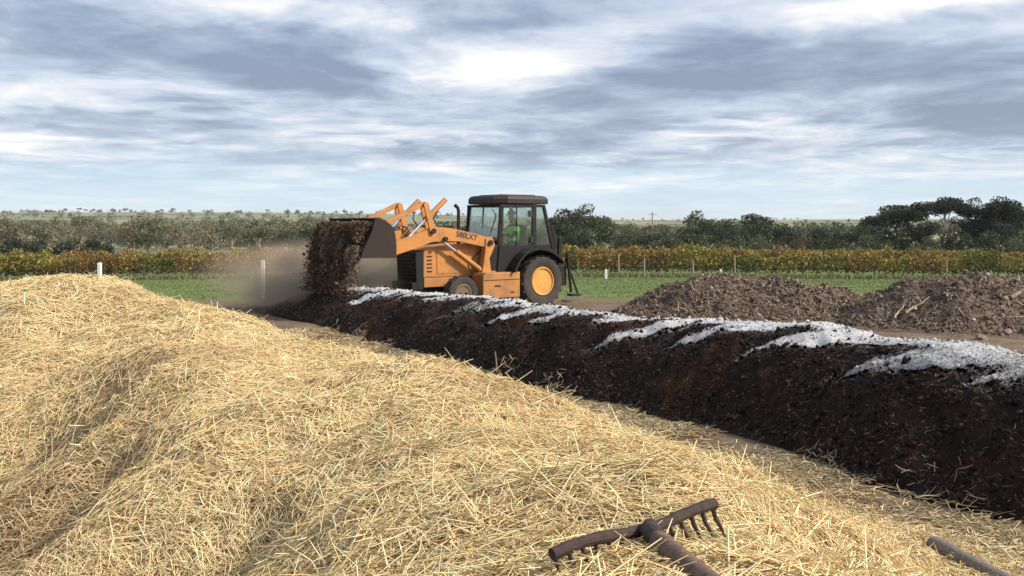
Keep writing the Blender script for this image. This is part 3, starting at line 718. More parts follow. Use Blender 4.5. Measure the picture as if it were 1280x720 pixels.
# loader towers and arms
for sy in (-1,1):
    y0,y1=sorted((sy*.48,sy*.72))
    MB().prism([(1.30,.80),(1.72,.80),(1.62,1.30),(1.60,1.66),(1.42,1.70),(1.34,1.5)],y0+.03,y1-.03,.015).build('loader_tower',O,T)
    arm=[(1.38,1.50),(1.42,1.66),(1.9,1.78),(2.55,1.905),(3.02,1.94),(3.14,1.88),(3.7,1.70),(4.22,1.53),(4.34,1.42),(4.28,1.30),(4.10,1.28),(3.6,1.42),(3.08,1.60),(2.8,1.62),(2.3,1.60),(1.8,1.50),(1.5,1.44)]
    ao=MB().prism(arm,y0+.06,y1-.06,.012).build('loader_arm',O,T)
    for (a,z,r) in ((1.48,1.56,.06),(2.72,1.66,.05),(3.04,1.84,.06),(4.24,1.42,.055)):
        pn=MB(); pn.lathe((a,0,z),[(.001,min(y0,y1)-.02),(r,min(y0,y1)-.02),(r,max(y0,y1)+.02),(.001,max(y0,y1)+.02)],16); pn.build('pivot_pin',M['steel'],ao)
    yb=sy*.60
    # bell crank, link to the bucket
    bc=MB()
    for o_ in (-.085,.085): bc.prism([(2.98,1.84),(3.12,1.82),(3.29,2.44),(3.25,2.50),(3.17,2.47)],yb+o_-.022,yb+o_+.022,.006)
    bc.build('bell_crank',O,T)
    MB().prism([(3.18,2.42),(3.21,2.50),(3.30,2.48),(4.28,2.03),(4.33,1.95),(4.24,1.94)],yb-.05,yb+.05,.01).build('bucket_link',O,T)
    # tilt cylinder: barrel and rod
    MB().tube([(2.66,yb,2.56),(3.10,yb,2.17)],.058,14).build('tilt_cylinder',O,T,True)
    MB().tube([(3.10,yb,2.17),(3.62,yb,1.71)],.030,12).build('piston_rod',M['chrome'],T,True)
    MB().tube([(2.70,yb,1.58),(2.15,yb,1.22),(1.95,yb,1.08)],.032,12).build('piston_rod',M['chrome'],T,True)
    MB().tube([(2.38,yb,1.37),(1.60,yb,.86)],.065,14).build('lift_cylinder',O,T,True)
    hs=MB(); hs.tube([(3.02,yb-sy*.10,1.92),(3.25,yb-sy*.13,1.98),(3.6,yb-sy*.1,1.86),(3.78,yb-sy*.05,1.70)],.02,8); hs.build('hydraulic_hose',M['hose'],T,True); hs=MB(); hs.tube([(2.75,yb-sy*.12,1.92),(2.9,yb-sy*.14,2.12),(2.80,yb-sy*.05,2.36)],.017,8)
    hs.build('hydraulic_hose',M['hose'],T,True); hs=MB(); hs.tube([(1.6,yb-sy*.12,1.40),(1.9,yb-sy*.13,1.10),(1.75,yb-sy*.06,.95)],.02,8); hs.build('hydraulic_hose',M['hose'],T,True)
MB().tube([(3.02,-.6,1.76),(3.02,.6,1.76)],.06,12).build('cross_tube',O,T,True)
# lettering on the near arm
def text_mesh(name,s,size,mat_,parent,Mx,ext=.002):
    cu=bpy.data.curves.new(name,'FONT'); cu.body=s; cu.size=size; cu.extrude=ext; cu.align_x='CENTER'; cu.align_y='CENTER'; cu.offset=.004
    to=bpy.data.objects.new('tmp',cu); C.objects.link(to); bpy.context.view_layer.update()
    me=bpy.data.meshes.new_from_object(to.evaluated_get(bpy.context.evaluated_depsgraph_get())); bpy.data.objects.remove(to); bpy.data.curves.remove(cu)
    me.transform(Mx); me.name=name; me.update(); return link(name,me,mat_,parent)
slope=-math.atan2(.125,.65)
for o_ in T.children:
    pass
Mt=Matrix.Translation((2.12,.664,1.72))@Matrix(((-1,0,0,0),(0,0,1,0),(0,1,0,0),(0,0,0,1)))@Matrix.Rotation(slope*.95,4,'Z')
text_mesh('model_lettering','580LXT',.18,M['decal'],T,Mt)
# bucket
bk=[(4.70,2.13),(4.50,2.07),(4.36,1.96),(4.27,1.78),(4.24,1.55),(4.24,1.30),(4.26,1.27),(5.06,1.30)]
inner=[(5.05,1.325),(4.29,1.30),(4.275,1.55),(4.305,1.77),(4.385,1.935),(4.515,2.04),(4.71,2.10)]
bo=MB().prism(bk+inner,-1.11,1.11).build('bucket',M['steel'],T)
for sy in (-1,1):
    y0,y1=(1.112,1.137) if sy>0 else (-1.137,-1.112)
    MB().prism([(4.72,2.14),(4.50,2.09),(4.34,1.97),(4.25,1.79),(4.22,1.55),(4.22,1.27),(5.07,1.29),(5.02,1.42),(4.80,1.85)],y0,y1).build('bucket_side',M['steel'],bo)
eb=MB(); eb.box((5.06,0,1.298),(.16,2.24,.03),bev=.004); eb.build('cutting_edge',M['steel'],bo)
br=MB()
for y in (-.68,-.52,.52,.68): MB().prism([(4.22,1.30),(4.30,1.27),(4.36,2.02),(4.44,2.10),(4.30,2.10),(4.20,2.0),(4.12,1.5),(4.14,1.32)],y-.02,y+.02,.005).build('bucket_bracket',O,bo)
pr=MB(); pr.prism([(4.34,2.0),(4.5,2.09),(4.5,2.13),(4.3,2.05)],.3,1.0); pr.build('bucket_bracket',O,bo)
# rear: folded hoe upright and stabiliser legs
MB().box((-.66,0,.72),(.25,1.5,.5),bev=.03).build('rear_frame',K,T)
for sy in (-1,1):
    MB().prism([(-.80,.95),(-.90,.95),(-.95,1.62),(-.86,1.66)],sy*.35-.04,sy*.35+.04,.01).build('hoe_upright',K,T)
    MB().tube([(-.78,sy*.78,1.30),(-.86,sy*.84,.30)],.035,8).tube([(-.78,sy*.72,1.15),(-1.02,sy*.9,.28)],.025,8).build('stabiliser_leg',K,T)
    MB().box((-.93,sy*.87,.24),(.30,.20,.05),bev=.01).build('stabiliser_foot',K,T)
hoe=MB(); hoe.tube([(-.85,-.1,.8),(-1.05,-.12,1.5),(-.95,-.12,1.95)],[.12,.11,.08],8); hoe.build('hoe_boom',K,T)
tl=MB(); tl.box((-.52,.9,1.12),(.05,.14,.10),bev=.01); tl.build('tail_light',M['red'],T)
# ---------------- driver
def figure(name,V,E,Rd,mat_,sub=2):
    me=bpy.data.meshes.new(name); me.from_pydata(V,E,[]); me.update(); o=bpy.data.objects.new(name,me); C.objects.link(o)
    md=o.modifiers.new('skin','SKIN'); md.use_smooth_shade=True; sv=me.skin_vertices[0].data
    for i,r in enumerate(Rd): sv[i].radius=(r,r) if not hasattr(r,'__len__') else r
    sv[0].use_root=True
    md2=o.modifiers.new('sub','SUBSURF'); md2.levels=sub; md2.render_levels=sub
    bpy.context.view_layer.update(); nm=bpy.data.meshes.new_from_object(o.evaluated_get(bpy.context.evaluated_depsgraph_get()))
    bpy.data.objects.remove(o); nm.name=name; ob=link(name,nm,mat_); return ob
Vv=[(.36,0,1.44),(.30,0,1.60),(.30,0,1.80),(.31,0,1.93),(.33,0,2.02),(.35,0,2.10),(.37,0,2.20),(.36,0,2.27),
    (.33,.19,1.90),(.50,.24,1.68),(.72,.17,1.78),(.80,.15,1.80),(.33,-.19,1.90),(.50,-.24,1.68),(.72,-.17,1.78),(.80,-.15,1.80),
    (.42,.10,1.44),(.82,.14,1.44),(.95,.14,1.08),(1.06,.14,1.04),(.42,-.10,1.44),(.82,-.14,1.44),(.95,-.14,1.08),(1.06,-.14,1.04)]
Ee=[(0,1),(1,2),(2,3),(3,4),(4,5),(5,6),(6,7),(3,8),(8,9),(9,10),(10,11),(3,12),(12,13),(13,14),(14,15),(0,16),(16,17),(17,18),(18,19),(0,20),(20,21),(21,22),(22,23)]
Rr=[.13,.13,.15,.12,.055,.075,.10,.07,.065,.048,.036,.035,.065,.048,.036,.035,.085,.068,.05,.04,.085,.068,.05,.04]
dv=figure('person',Vv,Ee,Rr,M['cloth']); dv.location=T.location; dv.rotation_euler=T.rotation_euler
tag(dv,'seated driver in a bright green vest inside the loader cab','person')
# head and hands show skin
dv.data.materials.append(M['skin'])
for p_ in dv.data.polygons:
    c=p_.center
    if c.z>2.0 or (c.x>.68 and c.z>1.6): p_.material_index=1
Vt=[(.33,0,1.48),(.30,0,1.62),(.30,0,1.80),(.31,0,1.93),(.33,.17,1.90),(.42,.22,1.78),(.33,-.17,1.90),(.42,-.22,1.78)]
vs=figure('hi_vis_vest',Vt,[(0,1),(1,2),(2,3),(3,4),(4,5),(3,6),(6,7)],[.155,.155,.175,.14,.085,.07,.085,.07],M['hivis']); vs.parent=dv
hb=MB(); hb.lathe((.36,0,2.22),[(.115,0),(.115,.0)],8) if False else None
bm=bmesh.new(); bmesh.ops.create_uvsphere(bm,u_segments=16,v_segments=10,radius=.115); 
bmesh.ops.delete(bm,geom=[v for v in bm.verts if v.co.z<-.01],context='VERTS')
bmesh.ops.create_cube(bm,size=1,matrix=Matrix.Translation((.12,0,.0))@Matrix.Diagonal((.12,.15,.012,1)))
me=bpy.data.meshes.new('cap'); bm.to_mesh(me); bm.free(); me.transform(Matrix.Translation((.36,0,2.24))); link('cap',me,M['hose'],dv,True)

# ============================================================ compost pouring out of the bucket
Tm=Matrix.Translation((.28,23.05,0))@Matrix.Rotation(R(216),4,'Z')
def tocal(P): 
    A=np.array(Tm); return P@A[:3,:3].T+A[:3,3]
n=42000
yb=rng.uniform(-1.08,1.08,n); yb+=rng.normal(0,.05,n); u=rng.random(n)**1.1
zt_=2.05-1.55*u
a_=5.02+.26*np.sqrt(np.clip(u,0,1))+rng.normal(0,.04+.08*u,n)
hal=rng.random(n)<.10; a_=np.where(hal,a_+rng.normal(0,.12,n)*u,a_); yb=np.where(hal,yb+rng.normal(0,.10,n)*u,yb); dens=.45+2.3*fbm(yb*3.4,zt_*.3,4,91); keep=(rng.random(n)<np.clip(dens+.25-.35*u,0.02,1))
keep|=(u<.25)&(a_<5.2)
P=np.stack([a_,yb,zt_],1)[keep]; P[:,0]-=np.where(P[:,2]>1.5,(P[:,2]-1.5)*.6*rng.random(len(P)),0)
S=.0065*(1+rng.pareto(2.1,len(P))).clip(1,7)
def fcol(n): return np.array([.115,.078,.054])*rng.lognormal(0,.4,(n,1)).clip(.3,2.2)
V,F,c=clods(tocal(P),S,fcol(len(P)))
fo=link('falling_compost',np_mesh('falling_compost',V,F,col=c),M['clod']); tag(fo,'brown compost pouring out of the raised bucket in a ragged curtain','falling compost',kind='stuff')
# thick of the stream: lumpy ribbons
V=[];F=[];off=0
def ribbon(yc,a0,z0,z1,wd,th_,seed):
    nz,nk=34,14; VV=np.zeros((nz,nk,3))
    for i in range(nz):
        u=i/(nz-1); z=z0+(z1-z0)*u; sh=(1-.15*u)*math.sin(math.pi*min(1,.12+u*.88+.0))**.35 if u<1 else 0
        sh=max(sh,.02)*(1-.0*u)
        for k in range(nk):
            t=2*math.pi*k/nk; nz_=1+.75*float(fbm(np.array([math.cos(t)*1.2+seed*3.1+u*3]),np.array([math.sin(t)*1.2+u*7+seed]),3,seed)[0])
            VV[i,k]=(a0+.22*math.sqrt(u)+math.cos(t)*th_*sh*nz_,yc+.08*math.sin(u*5+seed)+math.sin(t)*wd*sh*nz_,z)
    idx=np.arange(nz*nk).reshape(nz,nk); f=np.stack([idx[:-1],np.roll(idx,-1,1)[:-1],np.roll(idx,-1,1)[1:],idx[1:]],-1).reshape(-1,4)
    return VV.reshape(-1,3),f
for q_,(yc,z0,z1,wd) in enumerate([(-.95,1.9,1.05,.10),(-.70,2.0,.85,.12),(-.40,1.95,1.2,.11),(-.12,2.0,.95,.11),(.15,1.9,1.15,.10),(.42,1.8,.85,.12),(.68,1.7,1.05,.10),(.92,1.55,.90,.08)]):
    v,f=ribbon(yc,4.98,z0,z1,wd,.10,q_+5); V.append(v);F.append(f+off);off+=len(v)
V=tocal(np.vstack(V)); o=link('falling_compost_core',np_mesh('falling_compost_core',V,np.vstack(F),smooth=True),M['mulch'],fo); tag(o,kind='stuff')
# load still in the bucket
X_,Y_=np.meshgrid(np.linspace(4.30,5.06,30),np.linspace(-1.09,1.09,80),indexing='ij')
Z_=1.33+(.70-.55*((X_-4.3)/.76)**1.5)*(.85+.5*fbm(X_*3,Y_*3,4,13))*(1-.35*np.abs(Y_/1.1)**4); Z_=np.minimum(Z_,1.30+.80*np.sqrt(np.clip(1-(np.abs(X_-4.75)/.55)**2,.1,1)))
idx=np.arange(X_.size).reshape(X_.shape); f=np.stack([idx[:-1,:-1],idx[1:,:-1],idx[1:,1:],idx[:-1,1:]],-1).reshape(-1,4)
ld=link('compost_load',np_mesh('compost_load',tocal(np.stack([X_.ravel(),Y_.ravel(),Z_.ravel()],1)),f,smooth=True),M['mulch']); tag(ld,'brown compost still lying inside the raised loader bucket','compost')

# ============================================================ tools in the foreground
surf=lambda x,y: heap(x,y)
A=at_px(690,694,surf,.8,6,.05); B=at_px(893,634,surf,.8,6,.05)
zr=max(A.z,B.z)
def on_plane(px,py,z):
    d=(2-z)*1150/(py-280); return Vector(((px-640)/1150*d,d,z))
zmx_=max(float(heap(np.array([A.lerp(B,u).x]),np.array([A.lerp(B,u).y]))[0]) for u in np.linspace(0,1,12)); zr=zmx_+.080; print('RAKE',zr,A,B)
A=on_plane(690,693,zr-.005); B=on_plane(893,633,zr+.005)
Lr=(B-A).length; ux=(B-A).normalized(); H1=on_plane(812,664,zr); H2=on_plane(872,722,zr+.015)
hd_=(H2-H1).normalized()
rk=empty('rake',(A+B)/2); tag(rk,'rusty iron rake lying tines down on the straw in the foreground','rake')
rk.location=(0,0,0)
mb=MB(); nseg=12; pts=[A.lerp(B,i/nseg)+Vector((0,0,.006*math.sin(i*.7))) for i in range(nseg+1)]
mb.tube(pts,[.0112+.0010*math.sin(i*2.3) for i in range(nseg+1)],10); 
mb.build('rake_head',M['rust'],rk,True)
back=Vector((ux.y,-ux.x,0)).normalized()   # towards the handle
for i in range(14):
    u=.015+.97*i/13
    p=A.lerp(B,u); L=.050 if i not in (0,) else .080
    tp=[p,p+Vector((0,0,-.022))+back*.010,p+Vector((0,0,-.036))+back*.024,p+Vector((0,0,-L))+back*.032]
    MB().tube(tp,[.0050,.0045,.0034,.0018],6).build('tine',M['rust'],rk,True)
ctr=A.lerp(B,.58)
MB().tube([ctr,ctr.lerp(H1,.6)+Vector((0,0,.004)),H1,H1+hd_*.06],[.012,.016,.019,.020],12).build('ferrule',M['rust'],rk,True)
e=H1+hd_*.06
hp=[e+hd_*k for k in np.linspace(0,1.25,9)]
for i,p in enumerate(hp): p.z+=.10*(i/8)**1.5
MB().tube(hp,[.0185]*9,14).build('handle',M['handle'],rk,True)
# loose grey handle end at bottom right
Ha=at_px(1168,681,surf,.8,6,.0)
sc_=Ha.y*.0095/.0175; print('POLE',Ha,sc_); zh=Ha.z+.02+.0175*sc_*.6; Ha=on_plane(1168,681,zh); Hb=on_plane(1238,719,zh+.01); hd2=(Hb-Ha).normalized()
mb=MB(); hp=[Ha+hd2*k for k in np.linspace(0,1.1,8)]
mb.tube([Ha-hd2*.008]+hp,[.011*sc_]+[sc_*(.0175+.0006*math.sin(i*2)) for i in range(8)],14)
o=mb.build('pole',M['grey_handle'],None,True); tag(o,'grey weathered wooden pole lying in the straw at the bottom right corner','pole')
# dry stake standing in the edge of the straw
p=at_px(621,470,lambda x,y:np.maximum(heap(x,y),0),4,16)
MB().tube([p+Vector((0,0,-.1)),p+Vector((-.005,0,.16)),p+Vector((-.02,0,.32))],[.011,.009,.006],7).build('dry_stem',M['stick'],None,True)
tag(bpy.data.objects['dry_stem'],'single dry stem standing upright between the straw heap and the black compost','stem')
# ============================================================ vegetation
M['midbark']=m_flat('grey_bark',(.27,.235,.18),.85,0,.3,2,.3,.05)
def quads(P,size,tiltn=None,asp=1.0):
    n=len(P); a=rng.normal(size=(n,3)); a/=np.linalg.norm(a,axis=1)[:,None]; b=rng.normal(size=(n,3)); b=np.cross(a,b); b/=np.linalg.norm(b,axis=1)[:,None]
    s=(size*rng.uniform(.6,1.3,n))[:,None]; 
    V=np.stack([P-a*s-b*s*.35*asp,P+a*s*.2-b*s*.55*asp,P+a*s+b*s*.35*asp,P-a*s*.2+b*s*.55*asp],1)
    F=np.arange(n*4).reshape(n,4); return V.reshape(-1,3),F
def branchset(mb,base,tip,r0,r1,n=5,wob=.05,seg=7):
    base=Vector(base);tip=Vector(tip);L=(tip-base).length;pts=[]
    for i in range(n+1):
        u=i/n; p=base.lerp(tip,u)
        if 0<i<n: p+=Vector((random.uniform(-1,1),random.uniform(-1,1),random.uniform(-.4,.4)))*wob*L
        pts.append(p)
    mb.tube(pts,[r0+(r1-r0)*i/n for i in range(n+1)],seg); return pts
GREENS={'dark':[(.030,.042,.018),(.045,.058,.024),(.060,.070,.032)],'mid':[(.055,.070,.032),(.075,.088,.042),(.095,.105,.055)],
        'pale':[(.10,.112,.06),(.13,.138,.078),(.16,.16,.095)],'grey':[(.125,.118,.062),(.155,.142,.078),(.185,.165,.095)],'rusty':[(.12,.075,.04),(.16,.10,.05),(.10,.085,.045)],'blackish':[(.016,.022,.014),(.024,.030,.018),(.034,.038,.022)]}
def tree_mesh(kind,h,wid,nl,leaf,pal,seed):
    """returns trunk mesh, crown mesh; unit real metres, base at 0"""
    global rng
    r2=np.random.default_rng(seed); random.seed(seed)
    mb=MB(); clumps=[]
    lean=random.uniform(-.12,.12)*h*.4
    if kind=='umbrella': hb=.52; 
    elif kind=='gum': hb=.34
    elif kind=='round': hb=.22
    else: hb=.03
    top=Vector((lean,random.uniform(-.05,.05)*h,h*(hb+.18 if kind!='bush' else .45)))
    r0=h*.022+.05
    tp=branchset(mb,(0,0,-.3),top,r0,r0*.55,5,.03)
    nb={'umbrella':9,'gum':9,'round':10,'bush':9}[kind]
    for i in range(nb):
        t=2*math.pi*(i+random.random()*.7)/nb; rr=wid*.5*random.uniform(.35,.92)
        if kind=='umbrella': z=h*random.uniform(.76,.93)-rr/wid*h*.12
        elif kind=='gum': z=h*random.uniform(.45,.92)*(1-.25*(rr/(wid*.5))**2)
        elif kind=='round': z=h*random.uniform(.35,.90)*(1-.30*(rr/(wid*.5))**2)
        else: z=h*random.uniform(.22,.85)*(1-.35*(rr/(wid*.5))**2)
        tip=Vector((rr*math.cos(t)+lean,rr*math.sin(t),z))
        st_=tp[random.choice([2,3,4])] if kind!='umbrella' else tp[random.choice([3,4,5])]
        ps=branchset(mb,st_,tip,r0*.42,r0*.10,4,.07,5)
        clumps.append((tip,wid*random.uniform(.15,.24)))
        for q in range(2):
            t2=tip+Vector((random.uniform(-1,1),random.uniform(-1,1),random.uniform(-.3,.5)))*wid*.17
            if t2.z>h*.97: t2.z=h*.95
            branchset(mb,ps[3],t2,r0*.15,r0*.05,2,.05,4); clumps.append((t2,wid*random.uniform(.09,.16)))
    clumps.append((Vector((lean,0,h*.90)),wid*.16))
    trunk=mb
    ws=np.array([c[1]**2 for c in clumps]); ws/=ws.sum(); cnt=(ws*nl).astype(int)
    P=[];col=[]; pal=np.array(GREENS[pal])
    fz={'umbrella':.42,'gum':.62,'round':.72,'bush':.78}[kind]
    for (c,r),k in zip(clumps,cnt):
        d=r2.normal(size=(k,3)); d/=np.linalg.norm(d,axis=1)[:,None]+1e-9; rad=r*(.45+.75*r2.random(k)**.6)*(1.12 if kind in('umbrella','gum') else 1)
        p=np.array(c)+d*rad[:,None]*np.array([1,1,fz]); P.append(p)
        base=pal[r2.integers(3)]*.5+pal[r2.integers(0,3,k)]*.5; col.append(base*r2.lognormal(0,.22,(k,1)))
    P=np.vstack(P);col=np.vstack(col); 
    ok=P[:,2]>.05; P=P[ok];col=col[ok]
    sv=rng; rng=r2; V,F=quads(P,leaf); rng=sv
    return trunk,np_mesh('crown',V,F,col=np.repeat(col,4,axis=0).clip(.005,.6))
def put_tree(name,px,ytop,dist,wpx,kind,pal,label,cat='tree',group=None,nl=2600,bark='bark',seed=None,leaf=None):
    x=(px-640)/1150*dist; zb=zt(x,dist); h=2-(ytop-280)*dist/1150-zb; wid=wpx*dist/1150
    seed=seed if seed is not None else int(px*7+ytop)
    tr,cm=tree_mesh(kind,h,wid,nl,leaf or max(.10,wid*.028),pal,seed)
    root=empty(name,(x,dist,zb)); tag(root,label,cat,group)
    tr.build('trunk',M[bark],root,True); link('crown',cm,M['leaf'],root)
    return root
put_tree('gum_tree',703,262,118,62,'round','dark','dark round tree rising just behind the rear of the loader cab',nl=4200)
put_tree('gum_tree',737,254,112,52,'gum','mid','tall ragged gum tree with a pale trunk to the right of the loader',bark='palebark',nl=3600)
put_tree('shrub',765,280,118,44,'bush','dark','dark bush right beside the ragged pale trunked gum tree','shrub')
put_tree('shrub',722,287,100,70,'bush','dark','broad dark bush in front of the ragged gum tree behind the vines','shrub',nl=3000)
put_tree('shrub',783,284,135,40,'bush','mid','mid green bush left of the utility pole','shrub')
put_tree('shrub',803,291,110,46,'bush','dark','low dark bush standing at the foot of the utility pole','shrub')
put_tree('shrub',836,291,108,40,'bush','mid','low bush between the utility pole and the domed tree','shrub')
put_tree('gum_tree',872,263,132,48,'round','mid','domed tree rising alone above the others right of the utility pole',nl=4200)
put_tree('shrub',858,287,110,62,'bush','dark','wide dark bush under the domed tree','shrub',nl=3200)
put_tree('gum_tree',908,275,135,48,'round','mid','grey green tree between the domed tree and the broad topped tree')
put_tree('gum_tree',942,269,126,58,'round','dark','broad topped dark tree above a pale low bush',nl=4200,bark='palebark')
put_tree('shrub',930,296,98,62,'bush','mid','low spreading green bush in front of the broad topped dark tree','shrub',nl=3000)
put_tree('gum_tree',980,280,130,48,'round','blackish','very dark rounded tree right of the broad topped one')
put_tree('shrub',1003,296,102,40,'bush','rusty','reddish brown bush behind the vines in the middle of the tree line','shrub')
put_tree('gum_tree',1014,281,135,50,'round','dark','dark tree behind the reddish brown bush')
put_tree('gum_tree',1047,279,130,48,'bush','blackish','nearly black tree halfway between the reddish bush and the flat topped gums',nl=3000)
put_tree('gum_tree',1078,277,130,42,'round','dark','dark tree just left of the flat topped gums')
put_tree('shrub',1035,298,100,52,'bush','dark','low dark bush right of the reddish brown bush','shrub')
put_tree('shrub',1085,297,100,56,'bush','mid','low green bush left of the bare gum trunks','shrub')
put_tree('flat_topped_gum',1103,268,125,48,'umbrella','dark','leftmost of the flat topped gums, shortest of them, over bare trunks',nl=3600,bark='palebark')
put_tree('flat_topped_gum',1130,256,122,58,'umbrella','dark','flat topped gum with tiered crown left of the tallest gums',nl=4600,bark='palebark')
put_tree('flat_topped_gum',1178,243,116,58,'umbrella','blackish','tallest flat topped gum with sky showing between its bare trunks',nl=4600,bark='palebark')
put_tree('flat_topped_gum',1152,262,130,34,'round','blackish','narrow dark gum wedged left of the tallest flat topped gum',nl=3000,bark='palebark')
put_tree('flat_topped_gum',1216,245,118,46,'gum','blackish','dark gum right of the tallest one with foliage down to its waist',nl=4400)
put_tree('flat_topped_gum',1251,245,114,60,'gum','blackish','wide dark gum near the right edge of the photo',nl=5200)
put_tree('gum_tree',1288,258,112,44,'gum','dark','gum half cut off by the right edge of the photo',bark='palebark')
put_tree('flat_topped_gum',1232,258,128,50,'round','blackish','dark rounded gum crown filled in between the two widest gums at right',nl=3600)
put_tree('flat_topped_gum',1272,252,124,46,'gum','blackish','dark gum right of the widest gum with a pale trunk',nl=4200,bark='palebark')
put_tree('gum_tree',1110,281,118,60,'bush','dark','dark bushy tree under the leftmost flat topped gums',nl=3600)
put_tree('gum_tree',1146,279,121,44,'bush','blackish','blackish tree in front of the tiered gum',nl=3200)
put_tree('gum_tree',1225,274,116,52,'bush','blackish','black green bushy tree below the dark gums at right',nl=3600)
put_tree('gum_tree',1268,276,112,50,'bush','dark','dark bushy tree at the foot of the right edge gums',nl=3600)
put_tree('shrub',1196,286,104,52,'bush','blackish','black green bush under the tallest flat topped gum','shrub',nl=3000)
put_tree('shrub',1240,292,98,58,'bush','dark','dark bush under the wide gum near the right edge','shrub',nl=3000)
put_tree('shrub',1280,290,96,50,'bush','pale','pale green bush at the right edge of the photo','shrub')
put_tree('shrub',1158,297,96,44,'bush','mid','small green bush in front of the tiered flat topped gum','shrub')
# left side
put_tree('shrub',14,290,104,46,'bush','blackish','black green tree at the left edge of the photo','tree',nl=3200)
put_tree('shrub',52,292,104,38,'bush','blackish','black green tree second from the left edge, rounded','tree',nl=3200)
put_tree('shrub',36,302,92,40,'bush','dark','low dark bush in front of the two black green trees at left','shrub')
put_tree('shrub',90,300,100,46,'bush','blackish','low black bush just left of the first white post','shrub',nl=3000)
put_tree('shrub',121,297,102,38,'bush','blackish','black rounded bush straight above the first white post','shrub',nl=3000)
put_tree('gum_tree',325,283,165,46,'umbrella','pale','pale gum with two white trunks left of the falling compost',bark='palebark',nl=2600)
put_tree('gum_tree',352,288,160,34,'gum','dark','dark gum right of the one with two white trunks',bark='palebark')
put_tree('gum_tree',379,284,155,46,'gum','dark','dark spreading gum with a white trunk just left of the bucket',bark='palebark',nl=3000)
put_tree('gum_tree',408,285,160,42,'round','dark','dark tree straight behind the falling compost')
put_tree('gum_tree',560,279,160,60,'round','dark','dark tree seen behind the loader arms',nl=3000)
put_tree('gum_tree',600,277,150,55,'round','dark','dark tree seen behind the exhaust pipe and cab',nl=3000)
put_tree('gum_tree',500,283,170,60,'round','mid','tree seen between the bucket and the loader arms',nl=3000)
# grey woodland on the left, one tree at a time
protos=[]
for i in range(7):
    tr,cm=tree_mesh(['gum','round','gum','umbrella','gum','round','bush'][i],1.0*7,5.6,650,.24,['grey','grey','pale','pale','grey','mid','grey'][i],900+i)
    r0=empty('woodland_tree',(0,0,-500)); t_=tr.build('trunk',M['midbark'],r0,True); c_=link('crown',cm,M['leaf'],r0); protos.append((r0,t_,c_))
def copy_tree(pr,x,y,z,s,rz,label,group,name='woodland_tree',cat='tree'):
    r0,t_,c_=pr; r=r0.copy(); C.objects.link(r); r.name=name; r.location=(x,y,z); r.scale=(s,s,s*random.uniform(.85,1.1)); r.rotation_euler=(0,0,rz); tag(r,label,cat,group)
    for ch in (t_,c_): k=ch.copy(); C.objects.link(k); k.parent=r
    return r
random.seed(5); cnt=0
zones=[]
for k in range(230):
    d=180*(430/180)**(random.random()**1.1); px=random.uniform(-90,470) if k<195 else random.uniform(470,900)
    if px>470: d=random.uniform(170,420)
    x=(px-640)/1150*d; z=zt(x,d); s=random.uniform(.7,1.15)*(1 if px<470 else .7)
    if 40<px<110 and 230<d<330: continue
    copy_tree(random.choice(protos),x,d,z,s,random.uniform(0,6.28),'grey green scrubby gum in the open woodland beyond the vineyard','woodland trees beyond the vineyard')
for r0,t_,c_ in protos:
    for o in (t_,c_,r0): bpy.data.objects.remove(o)
# distant trees along the skyline
sk=[]
for i in range(4):
    tr,cm=tree_mesh(['round','umbrella','bush','gum'][i],9,9,260,.7,['dark','dark','dark','mid'][i],970+i); r0=empty('skyline_tree',(0,0,-500)); sk.append((r0,tr.build('trunk',M['bark'],r0),link('crown',cm,M['leaf'],r0)))
for k in range(190):
    px=random.uniform(-40,1000); d=random.uniform(1150,1550); 
    x=(px-640)/1150*d; y=d
    r_=math.hypot(x,y); z=zt(x,y); s=random.uniform(.3,.75) if px<640 else random.uniform(.25,.5)
    copy_tree(random.choice(sk),x,y,z-.3,s,random.uniform(0,6.28),'small dark tree on the far ridge against the sky','trees on the skyline ridge','skyline_tree')
for tp_ in sk:
    for o in (tp_[1],tp_[2],tp_[0]): bpy.data.objects.remove(o)
# the wood behind as one mass
P=[];col=[]
n=4800
d=200*(900/200)**rng.random(n); px=rng.uniform(-200,1350,n)
x=(px-640)/1150*d; z=terr(x,d); gap=fbm(x/60,d/60,3,55); ok=(gap>-.05)&((d<400)|(rng.random(n)<.4))&((px<500)|(d<420)|(rng.random(n)<.2))&~((px>770)&(px<860)&(d>350)&(d<800)); x,d,z,px=x[ok],d[ok],z[ok],px[ok]
pal={0:np.array(GREENS['grey']),1:np.array(GREENS['mid'])}
for i in range(len(x)):
    k=int(np.clip(30000/d[i],30,130)); h=rng.uniform(3.6,6.8) if px[i]<450 else rng.uniform(2.4,4.4); w_=h*.42
    q=rng.normal(size=(k,3)); q/=np.linalg.norm(q,axis=1)[:,None]; q*=rng.uniform(.5,1,(k,1))**.6
    P.append(np.array([x[i],d[i],z[i]+h*.55])+q*np.array([w_,w_,h*.45])); pp=pal[0 if rng.random()<(.75 if px[i]<450 else .25) else 1]
    col.append((pp[rng.integers(3)]*rng.lognormal(0,.25,(k,1))))
P=np.vstack(P);col=np.vstack(col); sz=.18+.0006*P[:,1]
V,F=quads(P,sz); o=link('far_wood',np_mesh('far_wood',V,F,col=np.repeat(col,4,axis=0).clip(.005,.6)),M['leaf']); tag(o,'grey green scrub woodland filling the valley beyond the vineyard','woodland',kind='stuff')

